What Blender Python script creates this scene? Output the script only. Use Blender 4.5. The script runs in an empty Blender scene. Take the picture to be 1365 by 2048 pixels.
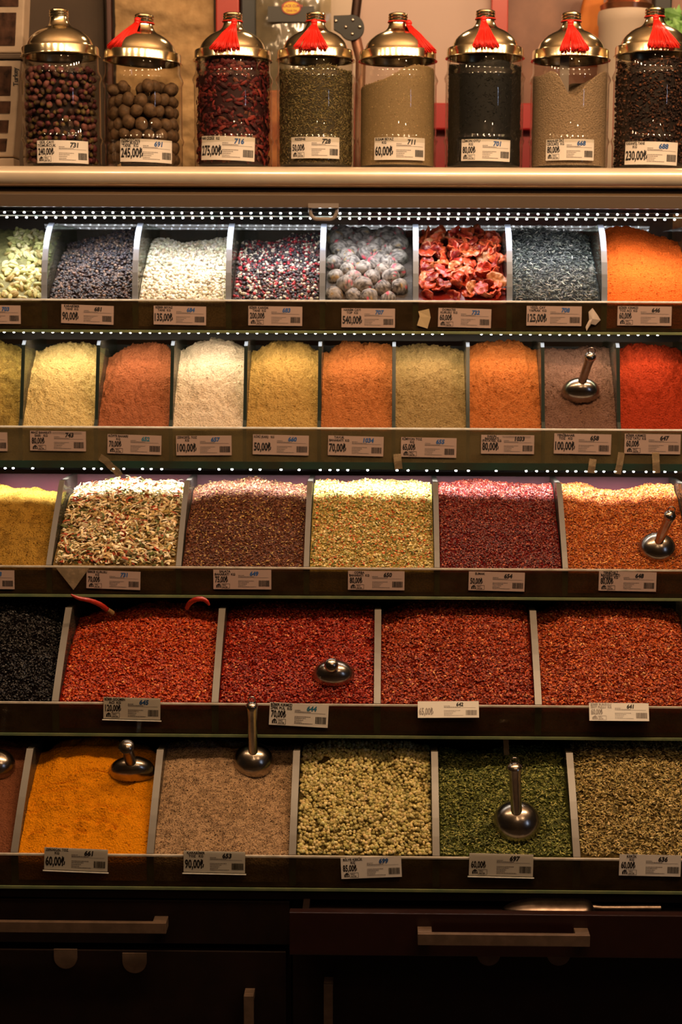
import bpy, math, random
import numpy as np
from mathutils import Matrix, Vector, Quaternion

random.seed(7)
rng = np.random.default_rng(11)
S = bpy.context.scene
COL = S.collection
rad = math.radians

# ------------------------------------------------------------------ camera, world, lamps, exposure
EYE = Vector((0, 0, 1.5))
FPX, CX, CY = 3200.0, 682.5 + 45, 1024.0
CR = Matrix.Rotation(rad(0.75), 3, 'Z') @ Matrix.Rotation(rad(90 - 7.9), 3, 'X') @ Matrix.Rotation(rad(0.24), 3, 'Z')
cd = bpy.data.cameras.new('camera')
cam = bpy.data.objects.new('camera', cd)
COL.objects.link(cam)
cam.matrix_world = Matrix.Translation(EYE) @ CR.to_4x4()
cd.sensor_fit = 'VERTICAL'
cd.sensor_height = 36
cd.sensor_width = 24
cd.lens = FPX / 2048 * 36
cd.shift_x = -45 / 2048
cd.clip_start = 0.05
cd.dof.use_dof = True
cd.dof.focus_distance = 2.66
cd.dof.aperture_fstop = 5.0
S.camera = cam

W = bpy.data.worlds.new('world')
S.world = W
W.use_nodes = True
W.node_tree.nodes['Background'].inputs[0].default_value = (1.0, 0.62, 0.38, 1)
W.node_tree.nodes['Background'].inputs[1].default_value = 0.012
S.view_settings.view_transform = 'Standard'
S.view_settings.look = 'None'
S.view_settings.exposure = 0.15
S.view_settings.gamma = 1
S.view_settings.use_curve_mapping = False
S.cycles.use_denoising = True
S.cycles.max_bounces = 8
S.cycles.transparent_max_bounces = 24
S.cycles.caustics_reflective = False
S.cycles.caustics_refractive = False
S.cycles.sample_clamp_indirect = 4.0

WARM = (1.0, 0.66, 0.37)
LAMP = 1.25   # all the ceiling bulbs together


def lamp(name, kind, loc, power, color, rot=None, size=0.1, size_y=None, spread=None):
    l = bpy.data.lights.new(name, kind)
    l.energy = power
    l.color = color
    if kind == 'AREA':
        l.shape = 'RECTANGLE'
        l.size = size
        l.size_y = size_y or size
        if spread:
            l.spread = rad(spread)
    else:
        l.shadow_soft_size = size
    o = bpy.data.objects.new(name, l)
    o.location = loc
    if rot:
        o.rotation_euler = [rad(a) for a in rot]
    COL.objects.link(o)
    return o


# warm bulbs strung along the stall ceiling in front of the counter
for bx_, by_, bz_, bp_ in [(-1.5, 2.2, 2.75, 3), (-1.1, 2.05, 2.7, 5), (-0.7, 1.95, 2.66, 8), (-0.3, 1.9, 2.64, 12), (0.1, 1.9, 2.64, 16), (0.45, 1.92, 2.66, 18),
                           (0.8, 2.0, 2.70, 17), (1.15, 2.1, 2.74, 14), (1.5, 2.25, 2.78, 10), (0.2, -0.2, 2.9, 9), (1.3, 0.3, 2.9, 10)]:
    lamp('ceiling_bulb', 'POINT', (bx_, by_, bz_), bp_ * LAMP, WARM, size=0.045)
# upright cool tube of a shop across the aisle; its thin streak shows on the jars
lamp('aisle_tube', 'AREA', (2.45, 0.0, 1.75), 2.2, (0.5, 0.66, 1.0), rot=(90, 0, 38), size=0.06, size_y=0.9)
# unseen fill lights added behind the jars to brighten the background
for bx_, bp_ in ((-0.1, 2.6), (0.75, 5.5)):
    lamp('back_fill', 'POINT', (bx_, 3.45, 2.45), bp_, WARM, size=0.06)
lamp('back_fill_low', 'POINT', (0.5, 3.62, 1.25), 0.5, WARM, size=0.05)


def at(px, py, Y):
    d = CR @ Vector(((px - CX) / FPX, -(py - CY) / FPX, -1))
    return EYE + d * (Y / d.y)


def ray(px, py):
    return (CR @ Vector(((px - CX) / FPX, -(py - CY) / FPX, -1))).normalized()


# ------------------------------------------------------------------ helpers
def tag(o, label=None, cat=None, group=None, kind=None):
    if label: o['label'] = label
    if cat: o['category'] = cat
    if group: o['group'] = group
    if kind: o['kind'] = kind
    return o


def link(name, me, parent=None, loc=None):
    o = bpy.data.objects.new(name, me)
    COL.objects.link(o)
    if parent: o.parent = parent
    if loc is not None: o.location = loc
    return o


def empty(name, loc=(0, 0, 0)):
    o = bpy.data.objects.new(name, None)
    o.empty_display_size = 0.02
    o.location = loc
    COL.objects.link(o)
    return o


def mesh_np(name, V, F, mats, smooth=False, tint=None, midx=None):
    """V (n,3); F = list of int arrays each (m,k)"""
    me = bpy.data.meshes.new(name)
    V = np.asarray(V, dtype=np.float32)
    me.vertices.add(len(V))
    me.vertices.foreach_set('co', V.ravel())
    if not isinstance(F, list): F = [F]
    F = [np.asarray(f, dtype=np.int32) for f in F if len(f)]
    nl = sum(f.size for f in F)
    nf = sum(len(f) for f in F)
    me.loops.add(nl)
    me.loops.foreach_set('vertex_index', np.concatenate([f.ravel() for f in F]))
    me.polygons.add(nf)
    tot = np.concatenate([np.full(len(f), f.shape[1], dtype=np.int32) for f in F])
    st = np.concatenate([[0], np.cumsum(tot)[:-1]]).astype(np.int32)
    me.polygons.foreach_set('loop_start', st)
    me.polygons.foreach_set('use_smooth', np.full(nf, smooth, dtype=bool) if isinstance(smooth, bool) else smooth)
    if midx is not None:
        me.polygons.foreach_set('material_index', np.asarray(midx, dtype=np.int32))
    for m in (mats if isinstance(mats, (list, tuple)) else [mats]):
        me.materials.append(m)
    me.update(calc_edges=True)
    if tint is not None:
        a = me.color_attributes.new('tint', 'FLOAT_COLOR', 'POINT')
        c = np.ones((len(V), 4), dtype=np.float32)
        c[:, :3] = tint
        a.data.foreach_set('color', c.ravel())
    me.validate()
    return me


class MB:
    """collects shapes for ONE mesh"""
    def __init__(s):
        s.v = []; s.f = []; s.n = 0

    def add(s, V, F):
        s.v += [tuple(p) for p in V]
        s.f += [tuple(i + s.n for i in f) for f in F]
        s.n += len(V)
        return s

    def box(s, a, b):
        x0, y0, z0 = a; x1, y1, z1 = b
        return s.add([(x0, y0, z0), (x1, y0, z0), (x1, y1, z0), (x0, y1, z0), (x0, y0, z1), (x1, y0, z1), (x1, y1, z1), (x0, y1, z1)],
                     [(0, 3, 2, 1), (4, 5, 6, 7), (0, 1, 5, 4), (1, 2, 6, 5), (2, 3, 7, 6), (3, 0, 4, 7)])

    def prism_x(s, prof, x0, x1):
        """profile of (y,z) points extruded along x"""
        n = len(prof)
        V = [(x0, y, z) for y, z in prof] + [(x1, y, z) for y, z in prof]
        F = [(i, (i + 1) % n, n + (i + 1) % n, n + i) for i in range(n)] + [tuple(range(n))[::-1], tuple(range(n, 2 * n))]
        return s.add(V, F)

    def prism_y(s, prof, y0, y1):
        """outline of (x,z) points extruded along y"""
        n = len(prof)
        V = [(x, y0, z) for x, z in prof] + [(x, y1, z) for x, z in prof]
        F = [(i, (i + 1) % n, n + (i + 1) % n, n + i)[::-1] for i in range(n)] + [tuple(range(n)), tuple(range(n, 2 * n))[::-1]]
        return s.add(V, F)

    def lathe(s, prof, n=32, c=(0, 0, 0)):
        V = []; F = []
        for r, z in prof:
            for k in range(n):
                a = 2 * math.pi * k / n
                V.append((c[0] + r * math.cos(a), c[1] + r * math.sin(a), c[2] + z))
        for i in range(len(prof) - 1):
            for k in range(n):
                F.append((i * n + k, i * n + (k + 1) % n, (i + 1) * n + (k + 1) % n, (i + 1) * n + k))
        return s.add(V, F)

    def tube(s, pts, r, n=8, closed=False):
        pts = [Vector(p) for p in pts]
        m = len(pts)
        rr = r if isinstance(r, (list, tuple)) else [r] * m
        V = []; F = []
        up = Vector((0.13, 0.2, 0.97))
        for i, p in enumerate(pts):
            if closed: t = pts[(i + 1) % m] - pts[i - 1]
            else: t = pts[min(i + 1, m - 1)] - pts[max(i - 1, 0)]
            t.normalize()
            a = t.cross(up)
            if a.length < 0.05: a = t.cross(Vector((1, 0, 0)))
            a.normalize(); b = t.cross(a)
            for k in range(n):
                q = 2 * math.pi * k / n
                V.append(p + (a * math.cos(q) + b * math.sin(q)) * rr[i])
        for i in range(m if closed else m - 1):
            j = (i + 1) % m
            for k in range(n):
                F.append((i * n + k, i * n + (k + 1) % n, j * n + (k + 1) % n, j * n + k))
        if not closed:
            F.append(tuple(range(n))[::-1]); F.append(tuple(range((m - 1) * n, m * n)))
        return s.add(V, F)

    def ball(s, c, r, n=10, m=7, sc=(1, 1, 1)):
        prof = [(max(1e-5, r * math.sin(math.pi * i / m)), -r * math.cos(math.pi * i / m)) for i in range(m + 1)]
        t = MB().lathe(prof, n)
        return s.add([(c[0] + x * sc[0], c[1] + y * sc[1], c[2] + z * sc[2]) for x, y, z in t.v], t.f)

    def build(s, name, mat, parent=None, smooth=False, bevel=0, loc=None, seg=2):
        me = bpy.data.meshes.new(name)
        me.from_pydata(s.v, [], s.f)
        for m in (mat if isinstance(mat, (list, tuple)) else [mat]): me.materials.append(m)
        if smooth: me.polygons.foreach_set('use_smooth', np.ones(len(me.polygons), dtype=bool))
        me.update()
        o = link(name, me, parent, loc)
        if bevel:
            b = o.modifiers.new('bevel', 'BEVEL'); b.width = bevel; b.segments = seg; b.limit_method = 'ANGLE'
        if smooth and smooth != 'all':
            me.set_sharp_from_angle(angle=rad(38))
        return o


# ------------------------------------------------------------------ materials
def mat(name, color, rough=0.5, metal=0.0, spec=0.5, noise=None, bump=None, coat=0, emit=None, aniso=0):
    """noise = (scale, color2, contrast) ; bump = (scale, strength)"""
    m = bpy.data.materials.new(name)
    m.use_nodes = True
    nt = m.node_tree; N = nt.nodes; L = nt.links
    b = N['Principled BSDF']
    b.inputs['Base Color'].default_value = (*color, 1)
    b.inputs['Roughness'].default_value = rough
    b.inputs['Metallic'].default_value = metal
    b.inputs['Specular IOR Level'].default_value = spec
    b.inputs['Coat Weight'].default_value = coat
    tc = N.new('ShaderNodeTexCoord')
    if noise:
        n = N.new('ShaderNodeTexNoise'); n.inputs['Scale'].default_value = noise[0]; n.inputs['Detail'].default_value = 6
        L.new(tc.outputs['Object'], n.inputs['Vector'])
        r = N.new('ShaderNodeValToRGB')
        c = noise[2] if len(noise) > 2 else 0.2
        r.color_ramp.elements[0].position = 0.5 - c; r.color_ramp.elements[1].position = 0.5 + c
        r.color_ramp.elements[0].color = (*color, 1); r.color_ramp.elements[1].color = (*noise[1], 1)
        L.new(n.outputs['Fac'], r.inputs['Fac']); L.new(r.outputs['Color'], b.inputs['Base Color'])
    if bump:
        n = N.new('ShaderNodeTexNoise'); n.inputs['Scale'].default_value = bump[0]; n.inputs['Detail'].default_value = 4
        L.new(tc.outputs['Object'], n.inputs['Vector'])
        bp = N.new('ShaderNodeBump'); bp.inputs['Strength'].default_value = bump[1]; bp.inputs['Distance'].default_value = 0.002
        L.new(n.outputs['Fac'], bp.inputs['Height']); L.new(bp.outputs['Normal'], b.inputs['Normal'])
    if emit:
        b.inputs['Emission Color'].default_value = (*emit[0], 1)
        b.inputs['Emission Strength'].default_value = emit[1]
    return m


def thin_glass(name, tint=(0.8, 0.9, 0.85), refl=1.0, dust_haze=0.0, dust_haze_col=(0.2, 0.15, 0.08), scale=30, rough=0.02, ior=1.45, power=1.0):
    """clear sheet: see-through, reflecting by Fresnel, with a blotchy film for dirt and painted haze"""
    m = bpy.data.materials.new(name)
    m.use_nodes = True
    nt = m.node_tree; N = nt.nodes; L = nt.links
    for n in list(N): N.remove(n)
    out = N.new('ShaderNodeOutputMaterial')
    tr = N.new('ShaderNodeBsdfTransparent'); tr.inputs[0].default_value = (*tint, 1)
    gl = N.new('ShaderNodeBsdfGlossy'); gl.inputs['Roughness'].default_value = rough
    fr = N.new('ShaderNodeFresnel'); fr.inputs[0].default_value = ior
    mu = N.new('ShaderNodeMath'); mu.operation = 'MULTIPLY'; mu.inputs[1].default_value = refl
    ge = N.new('ShaderNodeNewGeometry')          # a thin sheet reflects alike from both sides
    mi = N.new('ShaderNodeMapRange'); mi.inputs[3].default_value = ior; mi.inputs[4].default_value = 1 / ior
    L.new(ge.outputs['Backfacing'], mi.inputs[0]); L.new(mi.outputs[0], fr.inputs[0])
    mx = N.new('ShaderNodeMixShader')
    L.new(fr.outputs[0], mu.inputs[0]); L.new(mu.outputs[0], mx.inputs[0])
    L.new(tr.outputs[0], mx.inputs[1]); L.new(gl.outputs[0], mx.inputs[2])
    if dust_haze:
        df = N.new('ShaderNodeBsdfDiffuse'); df.inputs[0].default_value = (*dust_haze_col, 1)
        tc = N.new('ShaderNodeTexCoord')
        no = N.new('ShaderNodeTexNoise'); no.inputs['Scale'].default_value = scale; no.inputs['Detail'].default_value = 8
        no.inputs['Roughness'].default_value = 0.65
        mr = N.new('ShaderNodeMapRange'); mr.inputs[1].default_value = 0.3; mr.inputs[2].default_value = 0.75
        mr.inputs[3].default_value = dust_haze * 0.55; mr.inputs[4].default_value = min(1, dust_haze * 1.5)
        L.new(tc.outputs['Object'], no.inputs['Vector']); L.new(no.outputs['Fac'], mr.inputs[0])
        m2 = N.new('ShaderNodeMixShader')
        L.new(mr.outputs[0], m2.inputs[0]); L.new(mx.outputs[0], m2.inputs[1]); L.new(df.outputs[0], m2.inputs[2])
        L.new(m2.outputs[0], out.inputs[0])
    else:
        L.new(mx.outputs[0], out.inputs[0])
    return m


def spice_mat(name, rough=0.9, spec=0.2, var=0.25, scale=500, bump=0.5, bscale=700, bdist=0.0015):
    """colour comes from the grain's own tint, with fine speckle"""
    m = bpy.data.materials.new(name)
    m.use_nodes = True
    nt = m.node_tree; N = nt.nodes; L = nt.links
    b = N['Principled BSDF']
    b.inputs['Roughness'].default_value = rough; b.inputs['Specular IOR Level'].default_value = spec
    a = N.new('ShaderNodeAttribute'); a.attribute_name = 'tint'
    tc = N.new('ShaderNodeTexCoord')
    n = N.new('ShaderNodeTexNoise'); n.inputs['Scale'].default_value = scale; n.inputs['Detail'].default_value = 5
    L.new(tc.outputs['Object'], n.inputs['Vector'])
    mr = N.new('ShaderNodeMapRange'); mr.inputs[1].default_value = 0.3; mr.inputs[2].default_value = 0.7
    mr.inputs[3].default_value = 1 - var; mr.inputs[4].default_value = 1 + var
    L.new(n.outputs['Fac'], mr.inputs[0])
    v = N.new('ShaderNodeVectorMath'); v.operation = 'SCALE'
    L.new(a.outputs['Color'], v.inputs[0]); L.new(mr.outputs[0], v.inputs['Scale'])
    L.new(v.outputs[0], b.inputs['Base Color'])
    if bump:
        n2 = N.new('ShaderNodeTexNoise'); n2.inputs['Scale'].default_value = bscale; n2.inputs['Detail'].default_value = 5
        L.new(tc.outputs['Object'], n2.inputs['Vector'])
        bp = N.new('ShaderNodeBump'); bp.inputs['Strength'].default_value = bump; bp.inputs['Distance'].default_value = bdist
        L.new(n2.outputs['Fac'], bp.inputs['Height']); L.new(bp.outputs['Normal'], b.inputs['Normal'])
    return m


M = {}
M['powder'] = spice_mat('powder', bump=1.0, bscale=330, bdist=0.004, spec=0.08)
M['bed'] = spice_mat('bed', rough=1.0, spec=0.0, var=0.45, scale=330, bump=1.0, bscale=330)
M['grain'] = spice_mat('grain', rough=0.6, spec=0.35, var=0.18, bump=0)
M['shiny_grain'] = spice_mat('shiny_grain', rough=0.42, spec=0.5, var=0.15, bump=0)
M['flake'] = spice_mat('flake', rough=0.45, spec=0.5, var=0.15, bump=0)
M['wrinkle'] = spice_mat('wrinkle', rough=0.6, spec=0.3, var=0.35, scale=120, bump=0.9, bscale=160)
M['leather'] = spice_mat('leather', rough=0.35, spec=0.5, var=0.3, scale=150, bump=0.7, bscale=200)
M['brass'] = mat('brass', (0.95, 0.84, 0.6), rough=0.16, metal=1.0, noise=(60, (0.84, 0.70, 0.42), 0.3))
M['steel'] = mat('steel', (0.5, 0.44, 0.38), rough=0.22, metal=1.0, noise=(90, (0.38, 0.33, 0.28), 0.2), bump=(300, 0.05))
M['rail'] = mat('rail', (0.80, 0.68, 0.54), rough=0.27, metal=0.35, noise=(14, (0.72, 0.6, 0.46), 0.2), coat=0.3)
M['fascia'] = mat('fascia', (0.10, 0.07, 0.05), rough=0.35, spec=0.4)
M['underside'] = mat('underside', (0.3, 0.2, 0.12), rough=0.22, metal=0.6)
M['dark_wood'] = mat('dark_wood', (0.008, 0.0045, 0.0035), rough=0.5, spec=0.2, noise=(20, (0.014, 0.0065, 0.005), 0.2))
M['red_wood'] = mat('red_wood', (0.022, 0.006, 0.0045), rough=0.3, noise=(40, (0.016, 0.0045, 0.0035), 0.2))
M['jar_glass'] = thin_glass('jar_glass', (0.93, 0.92, 0.88), refl=1.1, ior=1.5)
M['pane'] = thin_glass('pane', (0.56, 0.52, 0.41), refl=0.6, dust_haze=0.12, dust_haze_col=(0.16, 0.10, 0.05), scale=30)
M['pane_olive'] = thin_glass('pane_olive', (0.6, 0.58, 0.42), refl=0.6, dust_haze=0.3, dust_haze_col=(0.26, 0.20, 0.10), scale=14)
M['divider'] = thin_glass('divider', (0.7, 0.78, 0.7), refl=0.8, dust_haze=0.12, dust_haze_col=(0.3, 0.26, 0.2), scale=30)
M['back_glass'] = thin_glass('back_glass', (0.6, 0.56, 0.5), refl=1.8, dust_haze=0.3, dust_haze_col=(0.30, 0.27, 0.23), scale=9)  # pale film paints the lit, reflecting look of this glass
M['shelf_glass'] = thin_glass('shelf_glass', (0.5, 0.62, 0.5), refl=0.8, dust_haze=0.3, dust_haze_col=(0.06, 0.05, 0.03))
M['edge_white'] = mat('edge_white', (0.9, 0.9, 0.86), rough=0.3, noise=(60, (0.7, 0.68, 0.62), 0.15))
M['edge_pale'] = mat('edge_pale', (0.6, 0.54, 0.45), rough=0.3, noise=(50, (0.42, 0.37, 0.3), 0.15))
M['edge_blue'] = mat('edge_blue', (0.22, 0.24, 0.29), rough=0.28)
M['edge_grey'] = mat('edge_grey', (0.14, 0.125, 0.11), rough=0.3)
M['edge_dark'] = mat('edge_dark', (0.018, 0.028, 0.024), rough=0.15)
M['edge_green'] = mat('edge_green', (0.12, 0.17, 0.09), rough=0.2, noise=(25, (0.2, 0.22, 0.1), 0.15))
M['edge_front'] = mat('edge_front', (0.10, 0.26, 0.19), rough=0.3, noise=(60, (0.03, 0.10, 0.07), 0.2))
M['edge_teal'] = mat('edge_teal', (0.02, 0.055, 0.045), rough=0.25, noise=(12, (0.03, 0.03, 0.02), 0.2))
M['tray_back'] = mat('tray_back', (0.022, 0.014, 0.010), rough=0.25, spec=0.5)
M['tray_back_red'] = mat('tray_back_red', (0.15, 0.035, 0.04), rough=0.3, noise=(14, (0.1, 0.03, 0.035), 0.2))
M['paper'] = mat('paper', (0.72, 0.66, 0.60), rough=0.6, spec=0.3)
M['paper_gloss'] = mat('paper_gloss', (0.88, 0.84, 0.78), rough=0.22, spec=0.5)
M['paper_pink'] = mat('paper_pink', (0.40, 0.285, 0.245), rough=0.6, spec=0.3)
M['sleeve'] = thin_glass('sleeve', (0.96, 0.95, 0.92), refl=1.0, rough=0.08)
M['ink'] = mat('ink', (0.012, 0.010, 0.010), rough=0.5)
M['ink_grey'] = mat('ink_grey', (0.16, 0.13, 0.12), rough=0.6)
M['ink_glare'] = mat('ink_glare', (0.36, 0.32, 0.30), rough=0.6)  # ink lightened to paint glare washing out the print
M['ink_blue'] = mat('ink_blue', (0.02, 0.09, 0.28), rough=0.5)
M['ink_teal'] = mat('ink_teal', (0.03, 0.16, 0.25), rough=0.5)
M['tassel'] = mat('tassel', (0.78, 0.022, 0.012), rough=0.4, spec=0.4)
M['diode_cold'] = mat('diode_cold', (0.9, 0.9, 0.9), emit=((0.9, 0.95, 1.0), 22))
M['diode_warm'] = mat('diode_warm', (0.9, 0.9, 0.85), emit=((1.0, 0.93, 0.78), 20))
M['led_tape'] = mat('led_tape', (0.10, 0.07, 0.035), rough=0.4, noise=(60, (0.03, 0.05, 0.03), 0.2))
M['plastic_dark'] = mat('plastic_dark', (0.24, 0.20, 0.175), rough=0.25)
M['black'] = mat('black', (0.006, 0.006, 0.006), rough=0.5)
M['handle'] = mat('handle', (0.20, 0.13, 0.09), rough=0.4, metal=0.4, noise=(50, (0.15, 0.1, 0.07), 0.1))

TIER_Y = [2.93, 2.86, 2.72, 2.58, 2.44]
TOPPX = [600, 855, 1135, 1408, 1712]
BOTPX = [660, 935, 1190, 1468, 1774]
ZT = [at(682, p, y).z for p, y in zip(TOPPX, TIER_Y)]
ZB = [at(682, p, y).z for p, y in zip(BOTPX, TIER_Y)]


# ------------------------------------------------------------------ noise on numpy arrays
def h2(ix, iy, seed):
    n = np.sin(ix * 127.1 + iy * 311.7 + seed * 74.7) * 43758.5453
    return n - np.floor(n)


def vnoise(x, y, seed=0):
    ix = np.floor(x); iy = np.floor(y); fx = x - ix; fy = y - iy
    fx = fx * fx * (3 - 2 * fx); fy = fy * fy * (3 - 2 * fy)
    a = h2(ix, iy, seed); b = h2(ix + 1, iy, seed); c = h2(ix, iy + 1, seed); d = h2(ix + 1, iy + 1, seed)
    return (a + (b - a) * fx) * (1 - fy) + (c + (d - c) * fx) * fy - 0.5


def fnoise(x, y, seed=0, oct=4):
    s = 0; a = 1.0
    for k in range(oct):
        s = s + a * vnoise(x * 2 ** k, y * 2 ** k, seed + k * 3.3); a *= 0.5
    return s


# ------------------------------------------------------------------ heaps of spice
class Heap:
    def __init__(s, tier, pl, pr, crest, wc, depth, inset=0.0055, lump=0.005, fine=0.0042, fscale=85, marks=None, seed=0, power=1.0, back=0.02):
        s.Y0 = TIER_Y[tier]; s.tier = tier
        s.xl = at(pl, TOPPX[tier], s.Y0).x + inset
        s.xr = at(pr, TOPPX[tier], s.Y0).x - inset
        s.zb = ZB[tier] + 0.005; s.z0 = ZT[tier] - 0.004
        s.wc = wc; s.depth = depth; s.seed = seed; s.lump = lump; s.fine = fine; s.fs = fscale; s.marks = marks; s.power = power; s.back = back
        s.cu = np.linspace(0, 1, len(crest))
        xs = s.xl + (s.xr - s.xl) * s.cu
        s.cz = np.array([at(0.5 * (pl + pr), c, s.Y0 + wc).z for c in crest])

    def z(s, x, w):
        u = np.clip((x - s.xl) / (s.xr - s.xl), 0, 1)
        k = len(s.cu) - 1
        t = u * k; i = np.minimum(np.floor(t).astype(int), k - 1); f = t - i; f = f * f * (3 - 2 * f)
        zc = s.cz[i] * (1 - f) + s.cz[i + 1] * f
        q = np.clip((w - 0.008) / s.wc, 0, 1)
        prof = (1.35 * q - 0.35 * q * q) if s.power == 1.0 else np.sin(np.clip(q, 0, 1) ** s.power * math.pi / 2)
        z = s.z0 + (zc - s.z0) * prof
        over = np.clip((w - s.wc) / max(1e-4, s.depth - s.wc), 0, 1)
        z = z - s.back * over * over
        ed = np.clip(q * 4, 0, 1)
        z = z + ed * s.lump * 2 * fnoise(x * 28, w * 28, s.seed, 3)
        if s.fine:
            z = z + (0.4 + 0.6 * ed) * s.fine * fnoise(x * s.fs, w * s.fs * 1.0, s.seed + 9, 3)
        if s.fine > 0.0043:   # clumps break away and leave short pits across the slope
            z = z - ed * s.fine * 0.9 * np.clip(fnoise(x * s.fs * 0.9 + 31, w * s.fs * 1.9, s.seed + 17, 2) - 0.10, 0, 1)
        if s.marks: z = z + s.marks(x, w, s)
        return z

    def normal(s, x, w, e=0.0015):
        zx = (s.z(x + e, w) - s.z(x - e, w)) / (2 * e); zw = (s.z(x, w + e) - s.z(x, w - e)) / (2 * e)
        n = np.stack([-zx, -zw, np.ones_like(zx)], -1)
        return n / np.linalg.norm(n, axis=1)[:, None]

    def base(s, step=0.002):
        nx = max(8, int((s.xr - s.xl) / step)); nw = max(8, int(s.depth / step))
        xs = np.linspace(s.xl, s.xr, nx); ws = np.linspace(0.006, s.depth, nw)
        X, Wd = np.meshgrid(xs, ws)
        Z = s.z(X, Wd)
        sk = 8
        rows = []
        for k in range(sk):
            f = k / sk
            zz = s.zb + (Z[0] - s.zb) * f
            rows.append(np.stack([xs, np.full(nx, s.Y0 + 0.0065), zz], -1))
        top = np.stack([X, s.Y0 + Wd, Z], -1).reshape(-1, 3)
        bk = np.stack([xs, np.full(nx, s.Y0 + s.depth), np.full(nx, s.zb)], -1)
        V = np.concatenate(rows + [top, bk])
        nr = sk + nw + 1
        i = np.arange(nr - 1)[:, None] * nx + np.arange(nx - 1)[None, :]
        i = i.ravel()
        F = np.stack([i, i + 1, i + nx + 1, i + nx], -1)
        return V, F

    def hit(s, px, py):
        d = ray(px, py)
        t = (s.Y0) / d.y
        for k in range(900):
            p = EYE + d * t
            zz = float(s.z(np.array([p.x]), np.array([p.y - s.Y0]))[0])
            if p.z < zz: return p
            t += 0.0005
        return p


def ico(sub=1):
    import bmesh
    bm = bmesh.new(); bmesh.ops.create_icosphere(bm, subdivisions=sub, radius=1)
    V = np.array([v.co[:] for v in bm.verts]); F = np.array([[v.index for v in f.verts] for f in bm.faces]); bm.free()
    return V, F


OCT_V = np.array([(1, 0, 0), (0, 1, 0), (-1, 0, 0), (0, -1, 0), (0, 0, 1), (0, 0, -1)], float)
OCT_F = np.array([(0, 1, 4), (1, 2, 4), (2, 3, 4), (3, 0, 4), (1, 0, 5), (2, 1, 5), (3, 2, 5), (0, 3, 5)])
ICO1 = ico(1); ICO2 = ico(2)


def tmpl(kind):
    if kind == 'ball': return ICO2
    if kind == 'pellet': return ICO1
    if kind == 'flake':
        V = OCT_V * (1, 0.72, 0.28); V[4] += (0.2, 0.1, 0); V[5] += (-0.2, 0, 0); return V, OCT_F
    if kind == 'chip':
        V = OCT_V * (1, 0.85, 0.5); return V, OCT_F
    if kind == 'needle': return OCT_V * (1, 0.22, 0.16), OCT_F
    if kind == 'leaf': return OCT_V * (1, 0.38, 0.16), OCT_F
    if kind == 'curl' or kind == 'ribbon':
        n = 6; V = []; F = []
        wd = 0.16 if kind == 'curl' else 0.34
        for k in range(n):
            a = -1.0 + 2.0 * k / (n - 1); 
            c = (math.sin(a * 1.25), 0, 0.5 * (math.cos(a * 1.25) - 0.6))
            ww = wd * (1 - 0.55 * a * a)
            for dy, dz in ((-ww, 0), (0, 0.07), (ww, 0.02), (0, -0.07)):
                V.append((c[0], c[1] + dy, c[2] + dz))
        for k in range(n - 1):
            for j in range(4): F.append((k * 4 + j, k * 4 + (j + 1) % 4, k * 4 + 4 + (j + 1) % 4, k * 4 + 4 + j))
        F.append((0, 3, 2, 1)); F.append((n * 4 - 4, n * 4 - 3, n * 4 - 2, n * 4 - 1))
        return np.array(V), np.array(F)


def rot_mats(n, normals=None, tilt=0.6):
    """random rotations; with normals, the piece's z leans to the surface normal"""
    a = rng.uniform(0, 2 * math.pi, n)
    if normals is None:
        q = rng.normal(size=(n, 4)); q /= np.linalg.norm(q, axis=1)[:, None]
        w, x, y, z = q.T
        R = np.empty((n, 3, 3))
        R[:, 0, 0] = 1 - 2 * (y * y + z * z); R[:, 0, 1] = 2 * (x * y - z * w); R[:, 0, 2] = 2 * (x * z + y * w)
        R[:, 1, 0] = 2 * (x * y + z * w); R[:, 1, 1] = 1 - 2 * (x * x + z * z); R[:, 1, 2] = 2 * (y * z - x * w)
        R[:, 2, 0] = 2 * (x * z - y * w); R[:, 2, 1] = 2 * (y * z + x * w); R[:, 2, 2] = 1 - 2 * (x * x + y * y)
        return R
    nz = normals + rng.normal(size=(n, 3)) * tilt
    nz /= np.linalg.norm(nz, axis=1)[:, None]
    t = np.stack([np.cos(a), np.sin(a), np.zeros(n)], -1) + rng.normal(size=(n, 3)) * 0.2
    x = t - nz * np.sum(t * nz, 1)[:, None]
    x /= np.linalg.norm(x, axis=1)[:, None]
    y = np.cross(nz, x)
    return np.stack([x, y, nz], -1)


def pick_cols(n, palette):
    c = np.array([p[0] for p in palette], float); w = np.array([p[1] for p in palette], float); w /= w.sum()
    cc = c[rng.choice(len(c), n, p=w)]
    cc = cc * rng.uniform(0.75, 1.25, (n, 1)) * rng.uniform(0.93, 1.07, (n, 3))
    return np.clip(cc, 0, 1)


def instance(T, P, R, sc, cols):
    V0, F0 = T
    n = len(P); k = len(V0)
    sc = np.asarray(sc)
    if sc.ndim == 1: sc = np.repeat(sc[:, None], 3, 1)
    V = np.einsum('nij,nkj->nki', R, V0[None] * sc[:, None, :]) + P[:, None, :]
    F = F0[None] + (np.arange(n) * k)[:, None, None]
    C = np.repeat(cols, k, 0)
    return V.reshape(-1, 3), F.reshape(-1, F0.shape[1]), C


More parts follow.
